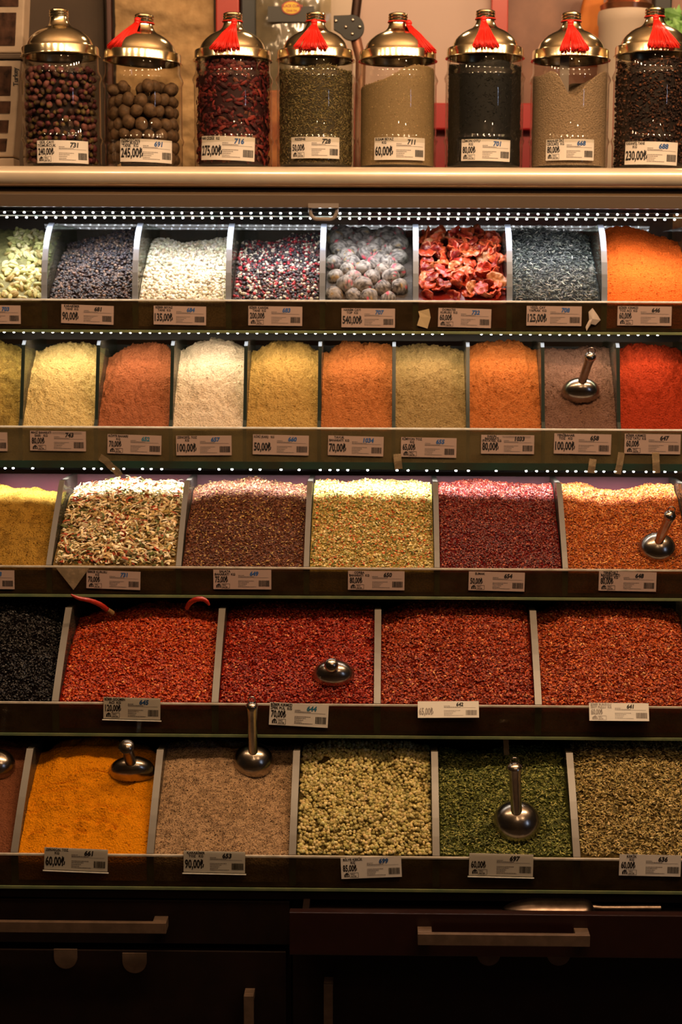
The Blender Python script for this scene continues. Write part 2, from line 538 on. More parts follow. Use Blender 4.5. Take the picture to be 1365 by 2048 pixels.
def pile(name, heap, label, group, color, grains=None, m='powder', smooth=True, step=0.002, cat='spice', speck=None):
    """one mesh: the body of the heap plus its loose grains. grains = list of (kind, size, count, palette, lift)"""
    V, F = heap.base(step)
    col = np.tile(np.array(color, float), (len(V), 1))  # under coarse grains a darker body colour paints the shaded gaps
    if speck:
        q = fnoise(V[:, 0] * speck[0], V[:, 1] * speck[0] + V[:, 2] * speck[0], heap.seed + 5, 3)
        k = np.clip((q - speck[3]) * 8, 0, 1)[:, None] * speck[2]
        col = col * (1 - k) + np.array(speck[1]) * k
    Vs = [V]; Fq = [F]; Ft = []; C = [col]; n0 = len(V); sm = [np.ones(len(F), bool)]
    tris = []; quads = [F]
    smt = []; smq = [np.ones(len(F), bool)]
    for g in (grains or []):
        kind, size, cnt, pal, lift = g
        T = tmpl(kind)
        x = rng.uniform(heap.xl + size * 0.5, heap.xr - size * 0.5, cnt); w = 0.007 + size * 0.6 + (heap.depth - 0.01) * rng.random(cnt) ** 1.0 * 0.94
        if len(g) > 5:
            keep = g[5](x, w, heap); x = x[keep]; w = w[keep]; cnt = len(x)
        nrm = heap.normal(x, w, 0.003)
        P = np.stack([x, heap.Y0 + w, heap.z(x, w)], -1) + nrm * (rng.uniform(-0.3, 1.0, cnt) * lift * size)[:, None]
        ball = kind in ('ball', 'pellet')
        R = rot_mats(cnt) if ball else rot_mats(cnt, nrm, 0.55)
        s1 = rng.uniform(0.72, 1.2, cnt) * size * 0.5
        sc = np.stack([s1, s1 * rng.uniform(0.82, 1.1, cnt), s1 * rng.uniform(0.8, 1.1, cnt)], -1)
        v, f, c = instance(T, P, R, sc, pick_cols(cnt, pal))
        f = f + n0; n0 += len(v); Vs.append(v); C.append(c)
        if f.shape[1] == 3: tris.append(f); smt.append(np.full(len(f), ball))
        else: quads.append(f); smq.append(np.full(len(f), False))
    FF = [np.concatenate(quads)] + ([np.concatenate(tris)] if tris else [])
    SM = np.concatenate(smq + smt)
    MI = np.zeros(len(SM), int); MI[:len(F)] = 1 if (grains and m != 'powder') else 0
    me = mesh_np(name, np.concatenate(Vs), FF, [M[m], M['bed']], smooth=SM, tint=np.concatenate(C), midx=MI)
    o = link(name, me)
    tag(o, label, cat, group, 'stuff')
    return o


# ------------------------------------------------------------------ room around the stall
def struct(name, mb, m, **k):
    return tag(mb.build(name, m, **k), kind='structure')


M['plaster'] = mat('plaster', (0.05, 0.035, 0.025), rough=0.9, noise=(6, (0.035, 0.025, 0.018), 0.2))
struct('floor', MB().box((-3.5, -2.5, -0.1), (3.5, 6.0, 0.0)), mat('stone_floor', (0.03, 0.022, 0.018), rough=0.6, noise=(5, (0.04, 0.03, 0.02), 0.2)))
M['ceiling_paint'] = mat('ceiling_paint', (0.42, 0.33, 0.25), rough=0.9, noise=(4, (0.36, 0.27, 0.2), 0.2))
struct('ceiling', MB().box((-3.5, -2.5, 3.2), (3.5, 4.75, 3.3)), M['ceiling_paint'])
struct('wall_front', MB().box((-3.5, -2.6, 0.0), (3.5, -2.5, 3.2)), mat('front_paint', (0.06, 0.042, 0.03), rough=0.9, noise=(3, (0.1, 0.07, 0.045), 0.1)))
struct('wall_back', MB().box((-3.5, 4.6, 0.0), (3.5, 4.75, 3.2)), M['plaster'])

# ------------------------------------------------------------------ display canopy with its rounded rail
XL, XR = -0.86, 0.74
cz = ZT[0]
z333 = at(682, 334, 2.93).z
z374 = at(682, 375, 2.93).z
z390 = at(682, 390, 2.93).z
z415 = at(682, 416, 2.93).z
can = empty('display_stand', (0, 3.0, z415))
tag(can, 'stepped stall stand whose metallic canopy with rounded rail carries the jars', 'display stand')
can_off = Vector(can.location)


def local(mb, off):
    mb.v = [tuple(Vector(p) - off) for p in mb.v]
    return mb


r_ = (z333 - z374) / 2
prof = [(3.30, z333), (2.93, z333)] + [(2.93 - r_ * math.sin(a), z333 - r_ + r_ * math.cos(a)) for a in np.linspace(0.15, math.pi - 0.05, 18)] + [(2.945, z374), (3.30, z374)]
local(MB().prism_x(prof[::-1], XL, XR), can_off).build('rail_top', M['rail'], can, smooth=True)
local(MB().prism_x([(2.945, z374 - 0.0005), (2.925, z390), (3.2, z390), (3.2, z374 - 0.0005)], XL, XR), can_off).build('underside_trim', M['underside'], can, smooth=True)
local(MB().prism_x([(2.918, z390 - 0.0005), (2.918, z415), (2.93, z415), (2.93, z390 - 0.0005)], XL, XR), can_off).build('fascia', M['fascia'], can, bevel=0.0008)
local(MB().box((XL, 2.931, z390 - 0.016), (XR, 3.28, z390 - 0.001)), can_off).build('soffit', M['fascia'], can)
# the D-shaped pull hanging from the fascia
pl_ = at(617, 408, 2.905); pr_ = at(678, 443, 2.905)
zt_, zb_ = pl_.z, pr_.z
o_ = []
for a in np.linspace(math.pi, 2 * math.pi, 13):
    cx = pl_.x + 0.017 if a < 1.5 * math.pi else pr_.x - 0.017
    o_.append((cx + 0.0135 * math.cos(a), 2.905, zb_ + 0.019 + 0.0155 * math.sin(a)))
h = [(pl_.x + 0.0035, 2.905, zt_)] + o_ + [(pr_.x - 0.0035, 2.905, zt_)]
pm = MB().tube(h, 0.0036, 8)
pm.box((pl_.x, 2.898, zt_ - 0.007), (pr_.x, 2.916, zt_ + 0.001))
local(pm, can_off).build('pull_handle', M['plastic_dark'], can, smooth=True)
zA = ZB[4] - 0.0072
for bxx in (XL + 0.006, XR - 0.02):
    pr = [(3.27, zA), (3.27, z390 - 0.0165), (2.955, z390 - 0.0165), (2.955, ZT[0])]
    for k in range(5):
        if k: pr.append((TIER_Y[k - 1] + 0.02, ZT[k]))
        pr.append((TIER_Y[k] + 0.02, ZT[k])) if k else None
    pr.append((TIER_Y[4] + 0.02, zA))
    local(MB().prism_x(pr[::-1], bxx, bxx + 0.014), can_off).build('side_panel', M['fascia'], can)
for k in range(4):
    local(MB().box((XL + 0.02, TIER_Y[k] + 0.15, ZB[k] - 0.024), (XR - 0.02, TIER_Y[k] + 0.17, ZB[k] - 0.0072)), can_off).build('support_bar', M['fascia'], can)

# ------------------------------------------------------------------ LED strips
def led_strip(px0, px1, py, Y, pitch, mtl, label, power, color, rot, dim=(), jitter=0, spread=150, size_y=0.012, ldy=0.0, ldz=-0.004):
    a = at(px0, py, Y); b = at(px1, py, Y)
    zz = at(682, py, Y).z
    t = empty('led_strip', (0, Y, zz))
    tag(t, label, 'light strip')
    MB().box((a.x, -0.004, 0.0022), (b.x, 0.004, 0.004)).build('tape', M['led_tape'], t)
    dm = None
    n = int((b.x - a.x) / pitch)
    n = min(n, 98)
    for k in range(n):
        if k in dim: continue
        if dm is None:
            mb = MB().ball((0, 0, 0), 1, 10, 6, (0.0022, 0.002, 0.0016))
            o = mb.build('diode', mtl, t, smooth='all'); dm = o.data
        else:
            o = link('diode', dm, t)
        o.location = (a.x + pitch * (k + 0.5) + (random.uniform(-1, 1) * jitter), 0, 0)
    l = lamp('led_glow', 'AREA', (0, ldy, ldz), power, color, rot=rot, size=b.x - a.x, size_y=size_y, spread=spread)
    l.parent = t
    l.location = ((a.x + b.x) / 2, ldy, ldz)
    return t


COLD = (0.93, 0.96, 1.0)
led_strip(-40, 1400, 427, 2.955, 0.018, M['diode_cold'], 'white diode strip under the canopy, above its modelled reflection', 1.25, COLD, (28, 0, 0), spread=130, size_y=0.02)
led_strip(-35, 1405, 437, 2.975, 0.018, M['diode_cold'], 'lower diode row modelling the reflection of the strip above it', 0.7, COLD, (20, 0, 0), spread=130, size_y=0.02)  # extra strip modelling the upper row's reflection in the glass
led_strip(-40, 1345, 667, TIER_Y[0] + 0.003, 0.0178, M['diode_warm'], 'diode strip under the peppercorn tray, above the coloured powders', 0.9, (1.0, 0.86, 0.66), (22, 0, 0), spread=140,
          size_y=0.012, ldy=-0.004, dim=(48, 49, 50))
led_strip(-40, 1400, 940, TIER_Y[1] + 0.008, 0.0178, M['diode_cold'], 'uneven diode strip under the powder tray, above the onion flakes', 2.4, COLD, (38, 0, 0), spread=90,
          size_y=0.012, ldy=0.006, jitter=0.003, dim=(4, 6, 7, 9, 15, 19, 20, 21, 23, 26, 29, 31, 33, 38, 40, 41, 44, 47, 50, 51, 53, 54))

# ------------------------------------------------------------------ glass trays (tiers)
DIV = [[-99, 88, 270, 457, 645, 832, 1020, 1210, 1397],
       [-110, 40, 191, 341, 489, 638.5, 788, 937, 1088, 1240, 1391],
       [-162, 97, 357, 613, 875, 1132, 1391],
       [-212, 110, 430, 755, 1078, 1400],
       [-257, 28, 300, 585, 873, 1155, 1440]]
DTH = [0.0095, 0.0055, 0.0085, 0.0105, 0.0105]
ROWN = ['peppercorn and dried fruit', 'fine powder', 'blended herb', 'red pepper flake', 'turmeric and thyme']
ORD = ['topmost', 'second', 'middle', 'fourth', 'lowest']
TDEPTH = [0.31, 0.24, 0.26, 0.26, 0.26]
for ti in range(5):
    Y0 = TIER_Y[ti]; zt, zb = ZT[ti], ZB[ti]
    t = empty('glass_tray', (0, Y0, zb))
    tag(t, f'{ORD[ti]} glass tray of the stepped stall, divided for {ROWN[ti]} heaps', 'display tray', 'glass trays of the stepped spice stall')
    x0 = at(DIV[ti][0], TOPPX[ti], Y0).x - 0.004; x1 = at(DIV[ti][-1], TOPPX[ti], Y0).x + 0.004
    hh = zt - zb; D = TDEPTH[ti]
    MB().box((x0, 0, -0.006 if ti != 1 else -0.002), (x1, D, -0.001 if ti != 1 else 0.003)).build('shelf', M['shelf_glass'], t)
    if ti == 1:
        e = MB().box((x0, -0.004, -0.003), (x1, 0.004, 0.010)).build('shelf_edge', M['edge_teal'], t)
    else:
        e = MB().box((x0, -0.0035, -0.0065), (x1, -0.0002, -0.0015)).build('shelf_edge', M['edge_green'], t, bevel=0.0006)
    p = MB().box((x0, -0.002, 0), (x1, 0.002, hh - 0.0035)).build('front_pane', M['pane_olive' if ti == 1 else 'pane'], t)
    MB().box((x0, -0.0024, hh - 0.0034), (x1, 0.0024, hh)).build('polished_edge', M['edge_white' if ti < 2 else 'edge_pale'], p, bevel=0.0006)  # top two tiers get a whiter edge, painting diode light in the glass
    H = 0.142 if ti != 1 else 0.15
    if ti == 0: H = at(682, 446, Y0 + 0.1).z - zt
    MB().box((x0, D - 0.004, 0), (x1, D, hh + H - 0.012 if ti else z390 - 0.017 - zb)).build('back_panel', [M['back_glass'], M['tray_back'], M['tray_back_red'], M['tray_back'], M['tray_back']][ti], t)
    for di, d in enumerate(DIV[ti]):
        xc = at(d, TOPPX[ti], Y0).x
        th = DTH[ti] / 2
        if ti == 1:
            pr = [(0.003, 0.001), (0.003, hh), (0.012, hh + 0.01), (0.046, hh + H - 0.008), (0.056, hh + H), (D - 0.006, hh + H), (D - 0.006, 0.001)]
        elif ti == 0:
            cv = [(0.003 + 0.11 * (1 - math.cos(a)) * 0.95, hh + H * math.sin(a)) for a in np.linspace(0, math.pi / 2 * 0.86, 9)]
            pr = [(0.003, 0.001), (0.003, hh)] + cv[1:] + [(D - 0.006, cv[-1][1]), (D - 0.006, 0.001)]
        else:
            cv = [(0.003 + 0.13 * t_, hh + (H - 0.010) * (1.12 * t_ - 0.12 * t_ * t_)) for t_ in np.linspace(0, 1, 7)]
            pr = [(0.003, 0.001)] + cv + [(D - 0.006, cv[-1][1]), (D - 0.006, 0.001)]
        q = MB().prism_x(pr, xc - th, xc + th).build('divider', M['divider'], t)
        MB().box((xc - th - 0.0003, 0.0022, 0.0005), (xc + th + 0.0003, 0.0034, hh - 0.004)).build('front_edge', M['edge_front'], q)
        # edge band along front and top of the sheet
        path = [p_ for p_ in pr[1:-2]]
        path = [(0.0028, hh * 0.9)] + path if ti != 1 else [(0.0028, 0.008)] + path
        tk = 0.0012
        mb = MB()
        V = []; F = []
        for (y_, z_) in path:
            for sx in (-1, 1):
                V.append((xc + sx * (th + 0.0004), y_ - tk, z_ + tk)); V.append((xc + sx * (th + 0.0004), y_ + 0.0006, z_ - 0.0006))
        for k in range(len(path) - 1):
            a = k * 4; b = a + 4
            F += [(a, a + 2, b + 2, b), (a + 1, b + 1, b + 3, a + 3), (a, b, b + 1, a + 1), (a + 2, a + 3, b + 3, b + 2)]
        F += [(0, 1, 3, 2)]
        e_ = len(V) - 4; F += [(e_, e_ + 2, e_ + 3, e_ + 1)]
        mb.add(V, F).build('edge_band', M[['edge_blue', 'edge_dark', 'edge_grey', 'edge_grey', 'edge_grey'][ti]], q)

# ------------------------------------------------------------------ spice colours and heaps
def srgb(r, g, b, k=1.0):
    f = lambda c: ((c / 255 + 0.055) / 1.055) ** 2.4 if c > 10 else c / 255 / 12.92
    return (f(r) * k, f(g) * k, f(b) * k)


def lumps_marks(x, w, s):
    return 0


# top tray
G0 = 'spices heaped in the topmost glass tray'
W1, D1 = 0.19, 0.26
h10 = Heap(0, -99, 88, [462, 462, 470], W1, D1, seed=1)
o = pile('cardamom_bed', h10, 'bed of pale green cardamom pods under the loose ones in the topmost tray', G0, srgb(120, 115, 70), m='wrinkle', step=0.004)
h11 = Heap(0, 88, 270, [492, 480, 468, 455], W1, D1, seed=2)
BP = [(srgb(62, 52, 55), 3), (srgb(88, 70, 62), 3), (srgb(40, 38, 44), 3), (srgb(120, 95, 80), 1)]
pile('black_peppercorns', h11, 'heap of dark whole black peppercorns between cardamom and white pepper', G0, srgb(45, 36, 34), [('ball', 0.0058, 3600, BP, 0.6)], m='shiny_grain', step=0.004)
h12 = Heap(0, 270, 457, [480, 486, 484, 476], W1, D1, seed=3)
WP = [(srgb(222, 212, 190), 6), (srgb(200, 185, 155), 3), (srgb(165, 145, 115), 1)]
pile('white_peppercorns', h12, 'heap of cream white peppercorns in the brightly lit topmost tray', G0, srgb(170, 155, 130), [('ball', 0.0058, 3600, WP, 0.6)], m='grain', step=0.004)
h13 = Heap(0, 457, 645, [488, 484, 474, 462], W1, D1, seed=4)
MP = [(srgb(195, 180, 160), 3), (srgb(45, 38, 42), 6), (srgb(150, 34, 42), 2), (srgb(90, 70, 66), 2.5), (srgb(110, 22, 32), 0.8)]
pile('mixed_peppercorns', h13, 'heap of mixed black, white and pink peppercorns', G0, srgb(70, 50, 48), [('ball', 0.0062, 3200, MP, 0.6)], m='shiny_grain', step=0.004)
h14 = Heap(0, 645, 832, [475, 480, 475], W1, D1, seed=5, back=0.01)
h14b = Heap(0, 645, 832, [520, 520, 520], W1, D1, seed=5)
h15 = Heap(0, 832, 1020, [500, 495, 500], W1, D1, seed=6)
h16 = Heap(0, 1020, 1210, [466, 462, 464, 478], W1, D1, seed=7)
TEA = [(srgb(92, 95, 92), 4), (srgb(125, 127, 120), 3), (srgb(58, 60, 60), 3), (srgb(165, 162, 148), 1.2)]
pile('green_tea_leaves', h16, 'heap of grey rolled green tea leaves in the topmost tray', G0, srgb(48, 50, 50), [('curl', 0.009, 4200, TEA, 0.9), ('needle', 0.010, 900, TEA, 1.1)], m='grain', step=0.004, cat='tea')
h17 = Heap(0, 1210, 1397, [468, 452, 456, 472, 480], W1, D1, seed=8, lump=0.003, fine=0.0035, fscale=110)
pile('orange_pepper_powder', h17, 'bright orange ground pepper heap at the right end of the topmost tray', G0, srgb(215, 92, 28), [('chip', 0.004, 700, [(srgb(215, 95, 30), 1)], 0.2)])

# second tray of powders
G1 = 'powders heaped in the second glass tray'
W2, D2 = 0.13, 0.21
pw = [  # colours in the right half darkened to paint the dimmer light there
    ('herb_powder', [692, 690, 700], (150, 125, 62), 'coarse olive brown ground herb at the left end of the powder tray', (60, (95, 75, 35), 0.5, 0.05)),
    ('yellow_spice_powder', [700, 683, 686, 700], (196, 168, 108), 'pale yellow ground spice heap, second in the powder tray', None),
    ('meatball_spice_powder', [714, 688, 690, 708], (146, 84, 52), 'reddish brown meatball spice powder heap', None),
    ('ginger_powder', [700, 682, 684, 700], (205, 182, 154), 'cream white ginger powder heap in the powder tray', None),
    ('curry_powder', [708, 686, 684, 704], (164, 128, 68), 'mustard brown curry powder heap right of the cream powder', None),
    ('chicken_spice_powder', [706, 686, 684, 696], (158, 92, 46), 'orange brown chicken seasoning heap in the middle of the powder tray', None),
    ('cumin_powder', [690, 690, 694, 706], (136, 110, 68), 'khaki cumin powder heap between two orange powders', None),
    ('cajun_spice_powder', [696, 684, 684, 702], (160, 90, 42), 'coarse orange potato seasoning heap left of the allspice', (160, (150, 75, 25), 0.45, 0.1)),
    ('allspice_powder', [700, 694, 694, 700], (106, 76, 62), 'brown allspice powder heap with a scoop standing in it', None),
    ('red_pepper_powder', [706, 686, 688, 704], (142, 44, 18), 'deep red orange sweet pepper powder at the right end', None)]
H2 = []
for i, (nm, cr, c, lb, sp) in enumerate(pw):
    hp = Heap(1, DIV[1][i], DIV[1][i + 1], cr, W2, D2, inset=0.0032, seed=20 + i, lump=0.0045, fine=0.0075, fscale=135)
    if i == 8:
        def mk(x, w, s):
            cxn = at(1150, 760, s.Y0 + 0.09).x
            return -0.012 * np.exp(-(((x - cxn) / 0.03) ** 2 + ((w - 0.10) / 0.05) ** 2))
        hp.marks = mk
    H2.append(hp)
    cc = srgb(*c)
    if sp: sp = (sp[0], srgb(*sp[1]), sp[2], sp[3])
    pile(nm, hp, lb, G1, cc, [('chip', 0.0035, 500, [(cc, 1)], 0.15)], step=0.00125, speck=sp)

# middle tray of blends
G2 = 'blends heaped in the middle glass tray'
W3, D3 = 0.19, 0.25
h30 = Heap(2, -162, 97, [975, 972, 975, 985], W3, D3, seed=40, fine=0.002, fscale=150)
pile('ochre_herb_powder', h30, 'ochre ground herb heap at the left end of the middle tray', G2, srgb(150, 112, 42), [('chip', 0.003, 2500, [(srgb(160, 122, 50), 3), (srgb(110, 75, 25), 1)], 0.3)], step=0.0016, speck=(70, srgb(105, 75, 25), 0.5, 0.1))
h31 = Heap(2, 97, 357, [985, 975, 968, 972, 978], W3, D3, seed=41, lump=0.005)
ON = [(srgb(225, 200, 150), 6), (srgb(240, 225, 190), 3), (srgb(180, 150, 90), 3), (srgb(165, 70, 35), 2), (srgb(90, 95, 45), 2)]
pile('dried_vegetable_flakes', h31, 'heap of cream, red and green dried onion and vegetable flakes', G2, srgb(120, 95, 55), [('ribbon', 0.013, 2500, ON, 0.9), ('curl', 0.014, 1300, ON, 1.0), ('flake', 0.008, 2200, ON, 0.8)], m='grain', step=0.004)
h32 = Heap(2, 357, 613, [976, 962, 966, 962, 966, 975], W3, D3, seed=42, lump=0.005)
SL = [(srgb(105, 62, 42), 7), (srgb(80, 44, 30), 4), (srgb(135, 85, 52), 2), (srgb(190, 150, 85), 1.0)]
pile('salad_spice_blend', h32, 'dark reddish brown salad seasoning heap with straw flecks', G2, srgb(85, 48, 34), [('flake', 0.0045, 13000, SL, 0.6), ('needle', 0.007, 500, [(srgb(200, 165, 95), 1)], 0.9)], m='grain', step=0.003)
h33 = Heap(2, 613, 875, [970, 968, 965, 966, 972], W3, D3, seed=43, lump=0.004)
SP = [(srgb(205, 175, 105), 5), (srgb(150, 140, 70), 3), (srgb(105, 110, 50), 2), (srgb(205, 95, 45), 2), (srgb(230, 210, 150), 3)]
pile('soup_spice_blend', h33, 'speckled yellow, green and orange soup seasoning heap', G2, srgb(150, 125, 65), [('flake', 0.0055, 6500, SP, 0.7), ('chip', 0.004, 3500, SP, 0.6)], m='grain', step=0.003)
h34 = Heap(2, 875, 1132, [970, 966, 966, 972, 974], W3, D3, seed=44, lump=0.004)
SU = [(srgb(108, 36, 24), 6), (srgb(138, 54, 34), 3), (srgb(76, 22, 16), 3), (srgb(180, 96, 66), 0.8)]
pile('sumac', h34, 'deep wine red sumac heap in the middle tray', G2, srgb(85, 20, 20), [('chip', 0.0044, 14000, SU, 0.6)], m='flake', step=0.003)
h35 = Heap(2, 1132, 1391, [970, 974, 984, 980, 970, 968], W3, D3, seed=45, lump=0.004)
BB = [(srgb(185, 100, 40), 6), (srgb(150, 70, 25), 4), (srgb(215, 145, 75), 2), (srgb(100, 48, 20), 2)]
pile('grill_spice_blend', h35, 'orange brown grill seasoning heap at the right of the middle tray', G2, srgb(140, 68, 26), [('chip', 0.0042, 14000, BB, 0.6)], m='grain', step=0.003)

# fourth tray: pepper flakes
G3 = 'flakes heaped in the fourth glass tray'
W4, D4 = 0.18, 0.25
h40 = Heap(3, -212, 110, [1196, 1194, 1194, 1200, 1230], W4, D4, seed=50)
BK = [(srgb(24, 20, 21), 6), (srgb(44, 37, 36), 2), (srgb(14, 12, 13), 3)]
pile('black_pepper_flakes', h40, 'glossy near black pepper flake heap at the left end', G3, srgb(14, 11, 12), [('flake', 0.0052, 11000, BK, 0.7)], m='flake', step=0.004)


def reds(a, b, c, d):
    return [(srgb(*a), 5), (srgb(*b), 4), (srgb(*c), 3), (srgb(*d), 0.5)]


RD1 = reds((190, 66, 22), (156, 44, 16), (214, 92, 34), (235, 150, 80))
RD2 = reds((158, 40, 18), (124, 26, 13), (190, 64, 26), (230, 140, 85))
RD3 = reds((160, 56, 24), (124, 36, 16), (190, 82, 36), (228, 150, 92))
RD4 = reds((176, 72, 28), (136, 46, 18), (206, 102, 44), (232, 160, 98))
h41 = Heap(3, 110, 430, [1242, 1226, 1214, 1214, 1226], W4, D4, seed=51, lump=0.0035)
pile('hot_pepper_flakes', h41, 'bright orange red pepper flake heap with two whole chillies behind', G3, srgb(120, 26, 12), [('flake', 0.0054, 18000, RD1, 0.7)], m='flake', step=0.004)
h42 = Heap(3, 430, 755, [1222, 1214, 1214, 1216, 1214], W4, D4, seed=52, lump=0.0035)
pile('silk_pepper_flakes', h42, 'crimson pepper flake heap with a small scoop sunk in it', G3, srgb(100, 18, 11), [('flake', 0.0054, 18000, RD2, 0.7)], m='flake', step=0.004)
h43 = Heap(3, 755, 1078, [1232, 1206, 1202, 1206, 1218], W4, D4, seed=53, lump=0.003)
pile('dark_pepper_flakes', h43, 'brownish red pepper flake heap behind the glare-washed price card', G3, srgb(100, 26, 14), [('flake', 0.0054, 18000, RD3, 0.7)], m='flake', step=0.004)
h44 = Heap(3, 1078, 1400, [1236, 1210, 1206, 1210, 1228], W4, D4, seed=54, lump=0.003)
pile('rust_pepper_flakes', h44, 'rust coloured pepper flake heap at the right end', G3, srgb(112, 34, 16), [('flake', 0.0054, 18000, RD4, 0.7)], m='flake', step=0.004)

# lowest tray
G4 = 'spices heaped in the lowest glass tray'
W5, D5 = 0.18, 0.25
h50 = Heap(4, -257, 28, [1492, 1486, 1484, 1490], W5, D5, seed=60, fine=0.003, fscale=100)
pile('cocoa_brown_powder', h50, 'brown ground spice showing only a strip at the left frame edge', G4, srgb(120, 72, 48), step=0.002)


def turmeric_marks(x, w, s):
    r = 0
    for (px, py, rx, rw, dp) in [(165, 1625, .010, .004, .005), (205, 1628, .009, .004, .005), (125, 1640, .008, .003, .004), (165, 1590, .012, .003, .004), (120, 1600, .013, .003, .004),
                                 (210, 1600, .013, .0035, .005), (100, 1595, .012, .003, .004), (75, 1600, .02, .003, .003), (225, 1640, .006, .005, .006), (160, 1650, .009, .003, .004),
                                 (245, 1600, .007, .005, .005), (190, 1520, .03, .003, .004), (110, 1540, .035, .003, .004), (70, 1650, .01, .003, .004), (120, 1560, .03, .003, .003)]:
        t = (1705 - py) / 225.0
        p = at(px, py, s.Y0 + 0.15 * t)
        wx = (p.x - x) / rx; ww = (w - 0.15 * t) / rw
        dp = dp * 2.4
        r = r - dp * np.exp(-(wx ** 2 + ww ** 2)) + dp * 0.6 * np.exp(-(wx ** 2 + (ww + 1.8) ** 2))
    return r


h51 = Heap(4, 28, 300, [1508, 1486, 1478, 1482, 1492, 1512], W5, D5, seed=61, lump=0.003, fine=0.0045, fscale=70, marks=turmeric_marks)
pile('turmeric_powder', h51, 'bright golden turmeric powder heap with finger dents', G4, srgb(222, 138, 12), [('chip', 0.004, 500, [(srgb(222, 138, 12), 1)], 0.15)], step=0.0014)


def pepper_marks(x, w, s):
    xa = at(510, 1520, s.Y0 + 0.13).x
    return -0.010 * np.exp(-(((x - xa - 0.03) / 0.03) ** 2 + ((w - 0.14) / 0.03) ** 2)) - 0.002 * np.exp(-((x - xa + 0.06) / 0.02) ** 2)


h52 = Heap(4, 300, 585, [1494, 1484, 1480, 1488, 1498, 1496], W5, D5, seed=62, lump=0.0035, fine=0.0012, fscale=260, marks=pepper_marks)
pile('ground_black_pepper', h52, 'grey beige ground black pepper heap with a long-handled scoop', G4, srgb(178, 146, 112), [('chip', 0.0022, 9000, [(srgb(196, 164, 126), 4), (srgb(95, 72, 55), 2), (srgb(60, 45, 38), 1)], 0.3)], step=0.002, speck=(160, srgb(90, 68, 52), 0.5, 0.0))
h53 = Heap(4, 585, 873, [1502, 1494, 1492, 1492, 1500], W5, D5, seed=63)
CO = [(srgb(198, 182, 118), 5), (srgb(168, 156, 92), 3), (srgb(222, 206, 150), 2), (srgb(128, 116, 64), 1)]
pile('thyme_buds', h53, 'heap of round olive tan herb buds in the lowest tray', G4, srgb(85, 72, 38), [('ball', 0.0058, 5600, CO, 0.6)], m='grain', step=0.004)
h54 = Heap(4, 873, 1155, [1512, 1514, 1508, 1500, 1506], W5, D5, seed=64)
GR = [(srgb(128, 132, 66), 5), (srgb(96, 104, 46), 4), (srgb(172, 170, 96), 2), (srgb(62, 70, 30), 2)]
pile('crushed_mint', h54, 'dark green crushed dried herb heap with a large scoop', G4, srgb(55, 58, 26), [('leaf', 0.0068, 13000, GR, 0.7)], m='grain', step=0.004)
h55 = Heap(4, 1155, 1440, [1500, 1482, 1480, 1486, 1490], W5, D5, seed=65)
TH = [(srgb(182, 160, 100), 5), (srgb(148, 128, 72), 4), (srgb(212, 192, 134), 2), (srgb(96, 82, 44), 2)]
pile('dried_thyme', h55, 'tan dried thyme leaf heap at the right end of the lowest tray', G4, srgb(78, 64, 34), [('leaf', 0.0074, 12500, TH, 0.7)], m='grain', step=0.004)

# ------------------------------------------------------------------ loose pieces one can count
def blob_mesh(name, r, mtl, colf, seed, n=18, m=12, rough=0.12, freq=2.5, squash=1.0):
    """lumpy ball, unit displaced by noise, with its own colouring per vertex"""
    T = MB().ball((0, 0, 0), 1, n, m)
    V = np.array(T.v)
    d = fnoise(V[:, 0] * freq + seed, V[:, 1] * freq + V[:, 2] * freq * 1.3 + seed * 2, seed, 3)
    V = V * (1 + rough * d)[:, None] * r
    V[:, 2] *= squash
    F = np.array([f for f in T.f if len(f) == 4])
    me = mesh_np(name, V, F, M[mtl], smooth=True, tint=colf(np.array(T.v), seed))
    return me


def pebble_layout(heap, sp, n, wlo, whi, jit=0.35):
    """staggered spots over the slope"""
    out = []
    w = wlo; row = 0
    while w < whi and len(out) < n:
        x = heap.xl + sp * 0.5 + (sp * 0.5 if row % 2 else 0)
        while x < heap.xr - sp * 0.4:
            out.append((x + random.uniform(-jit, jit) * sp * 0.5, w + random.uniform(-jit, jit) * sp * 0.4))
            x += sp
        w += sp * 0.62; row += 1
    return out[:n]


# tea balls
def ball_col(V, seed):
    a = fnoise(V[:, 0] * 2 + seed, V[:, 1] * 2 + V[:, 2] * 2, seed, 3)
    b = fnoise(V[:, 0] * 7 + seed, V[:, 1] * 7 + V[:, 2] * 9, seed + 4, 2)
    c = np.tile(np.array(srgb(132, 122, 114)), (len(V), 1))
    k = np.clip(b * 3 + 0.2, 0, 1)[:, None]; c = c * (1 - k) + np.array(srgb(62, 54, 50)) * k
    k = np.clip((a - 0.34) * 8, 0, 1)[:, None]; c = c * (1 - k) + np.array(srgb(205, 60, 80)) * k
    k = np.clip((-a - 0.38) * 6, 0, 1)[:, None]; c = c * (1 - k) + np.array(srgb(150, 118, 70)) * k
    return c


pile('tea_bed', h14, 'bed of dried tea leaf coloured dark as shade under the tea balls', G0, srgb(60, 50, 45), m='wrinkle', step=0.005, cat='tea')  # dark tint paints the shade between the balls
bms = [blob_mesh('blooming_tea_ball', 0.0178, 'wrinkle', ball_col, 3 + k * 1.7, 22, 16, 0.14, 2.2, 0.93) for k in range(6)]
spots = pebble_layout(h14, 0.0335, 60, 0.012, 0.245, 0.3)
for i, (x, w) in enumerate(spots):
    z = float(h14.z(np.array([x]), np.array([w]))[0])
    o = link('blooming_tea_ball', bms[i % 6], None, (x, h14.Y0 + max(w, 0.021), z + 0.006 + random.uniform(-0.003, 0.004)))
    o.rotation_euler = [random.uniform(0, 6.3) for _ in range(3)]
    s_ = random.uniform(0.85, 1.08); o.scale = (s_, s_, s_)
    tag(o, 'grey brown wrapped tea ball with pink petals in the tray of tea balls', 'tea ball', 'blooming tea balls in the topmost tray')


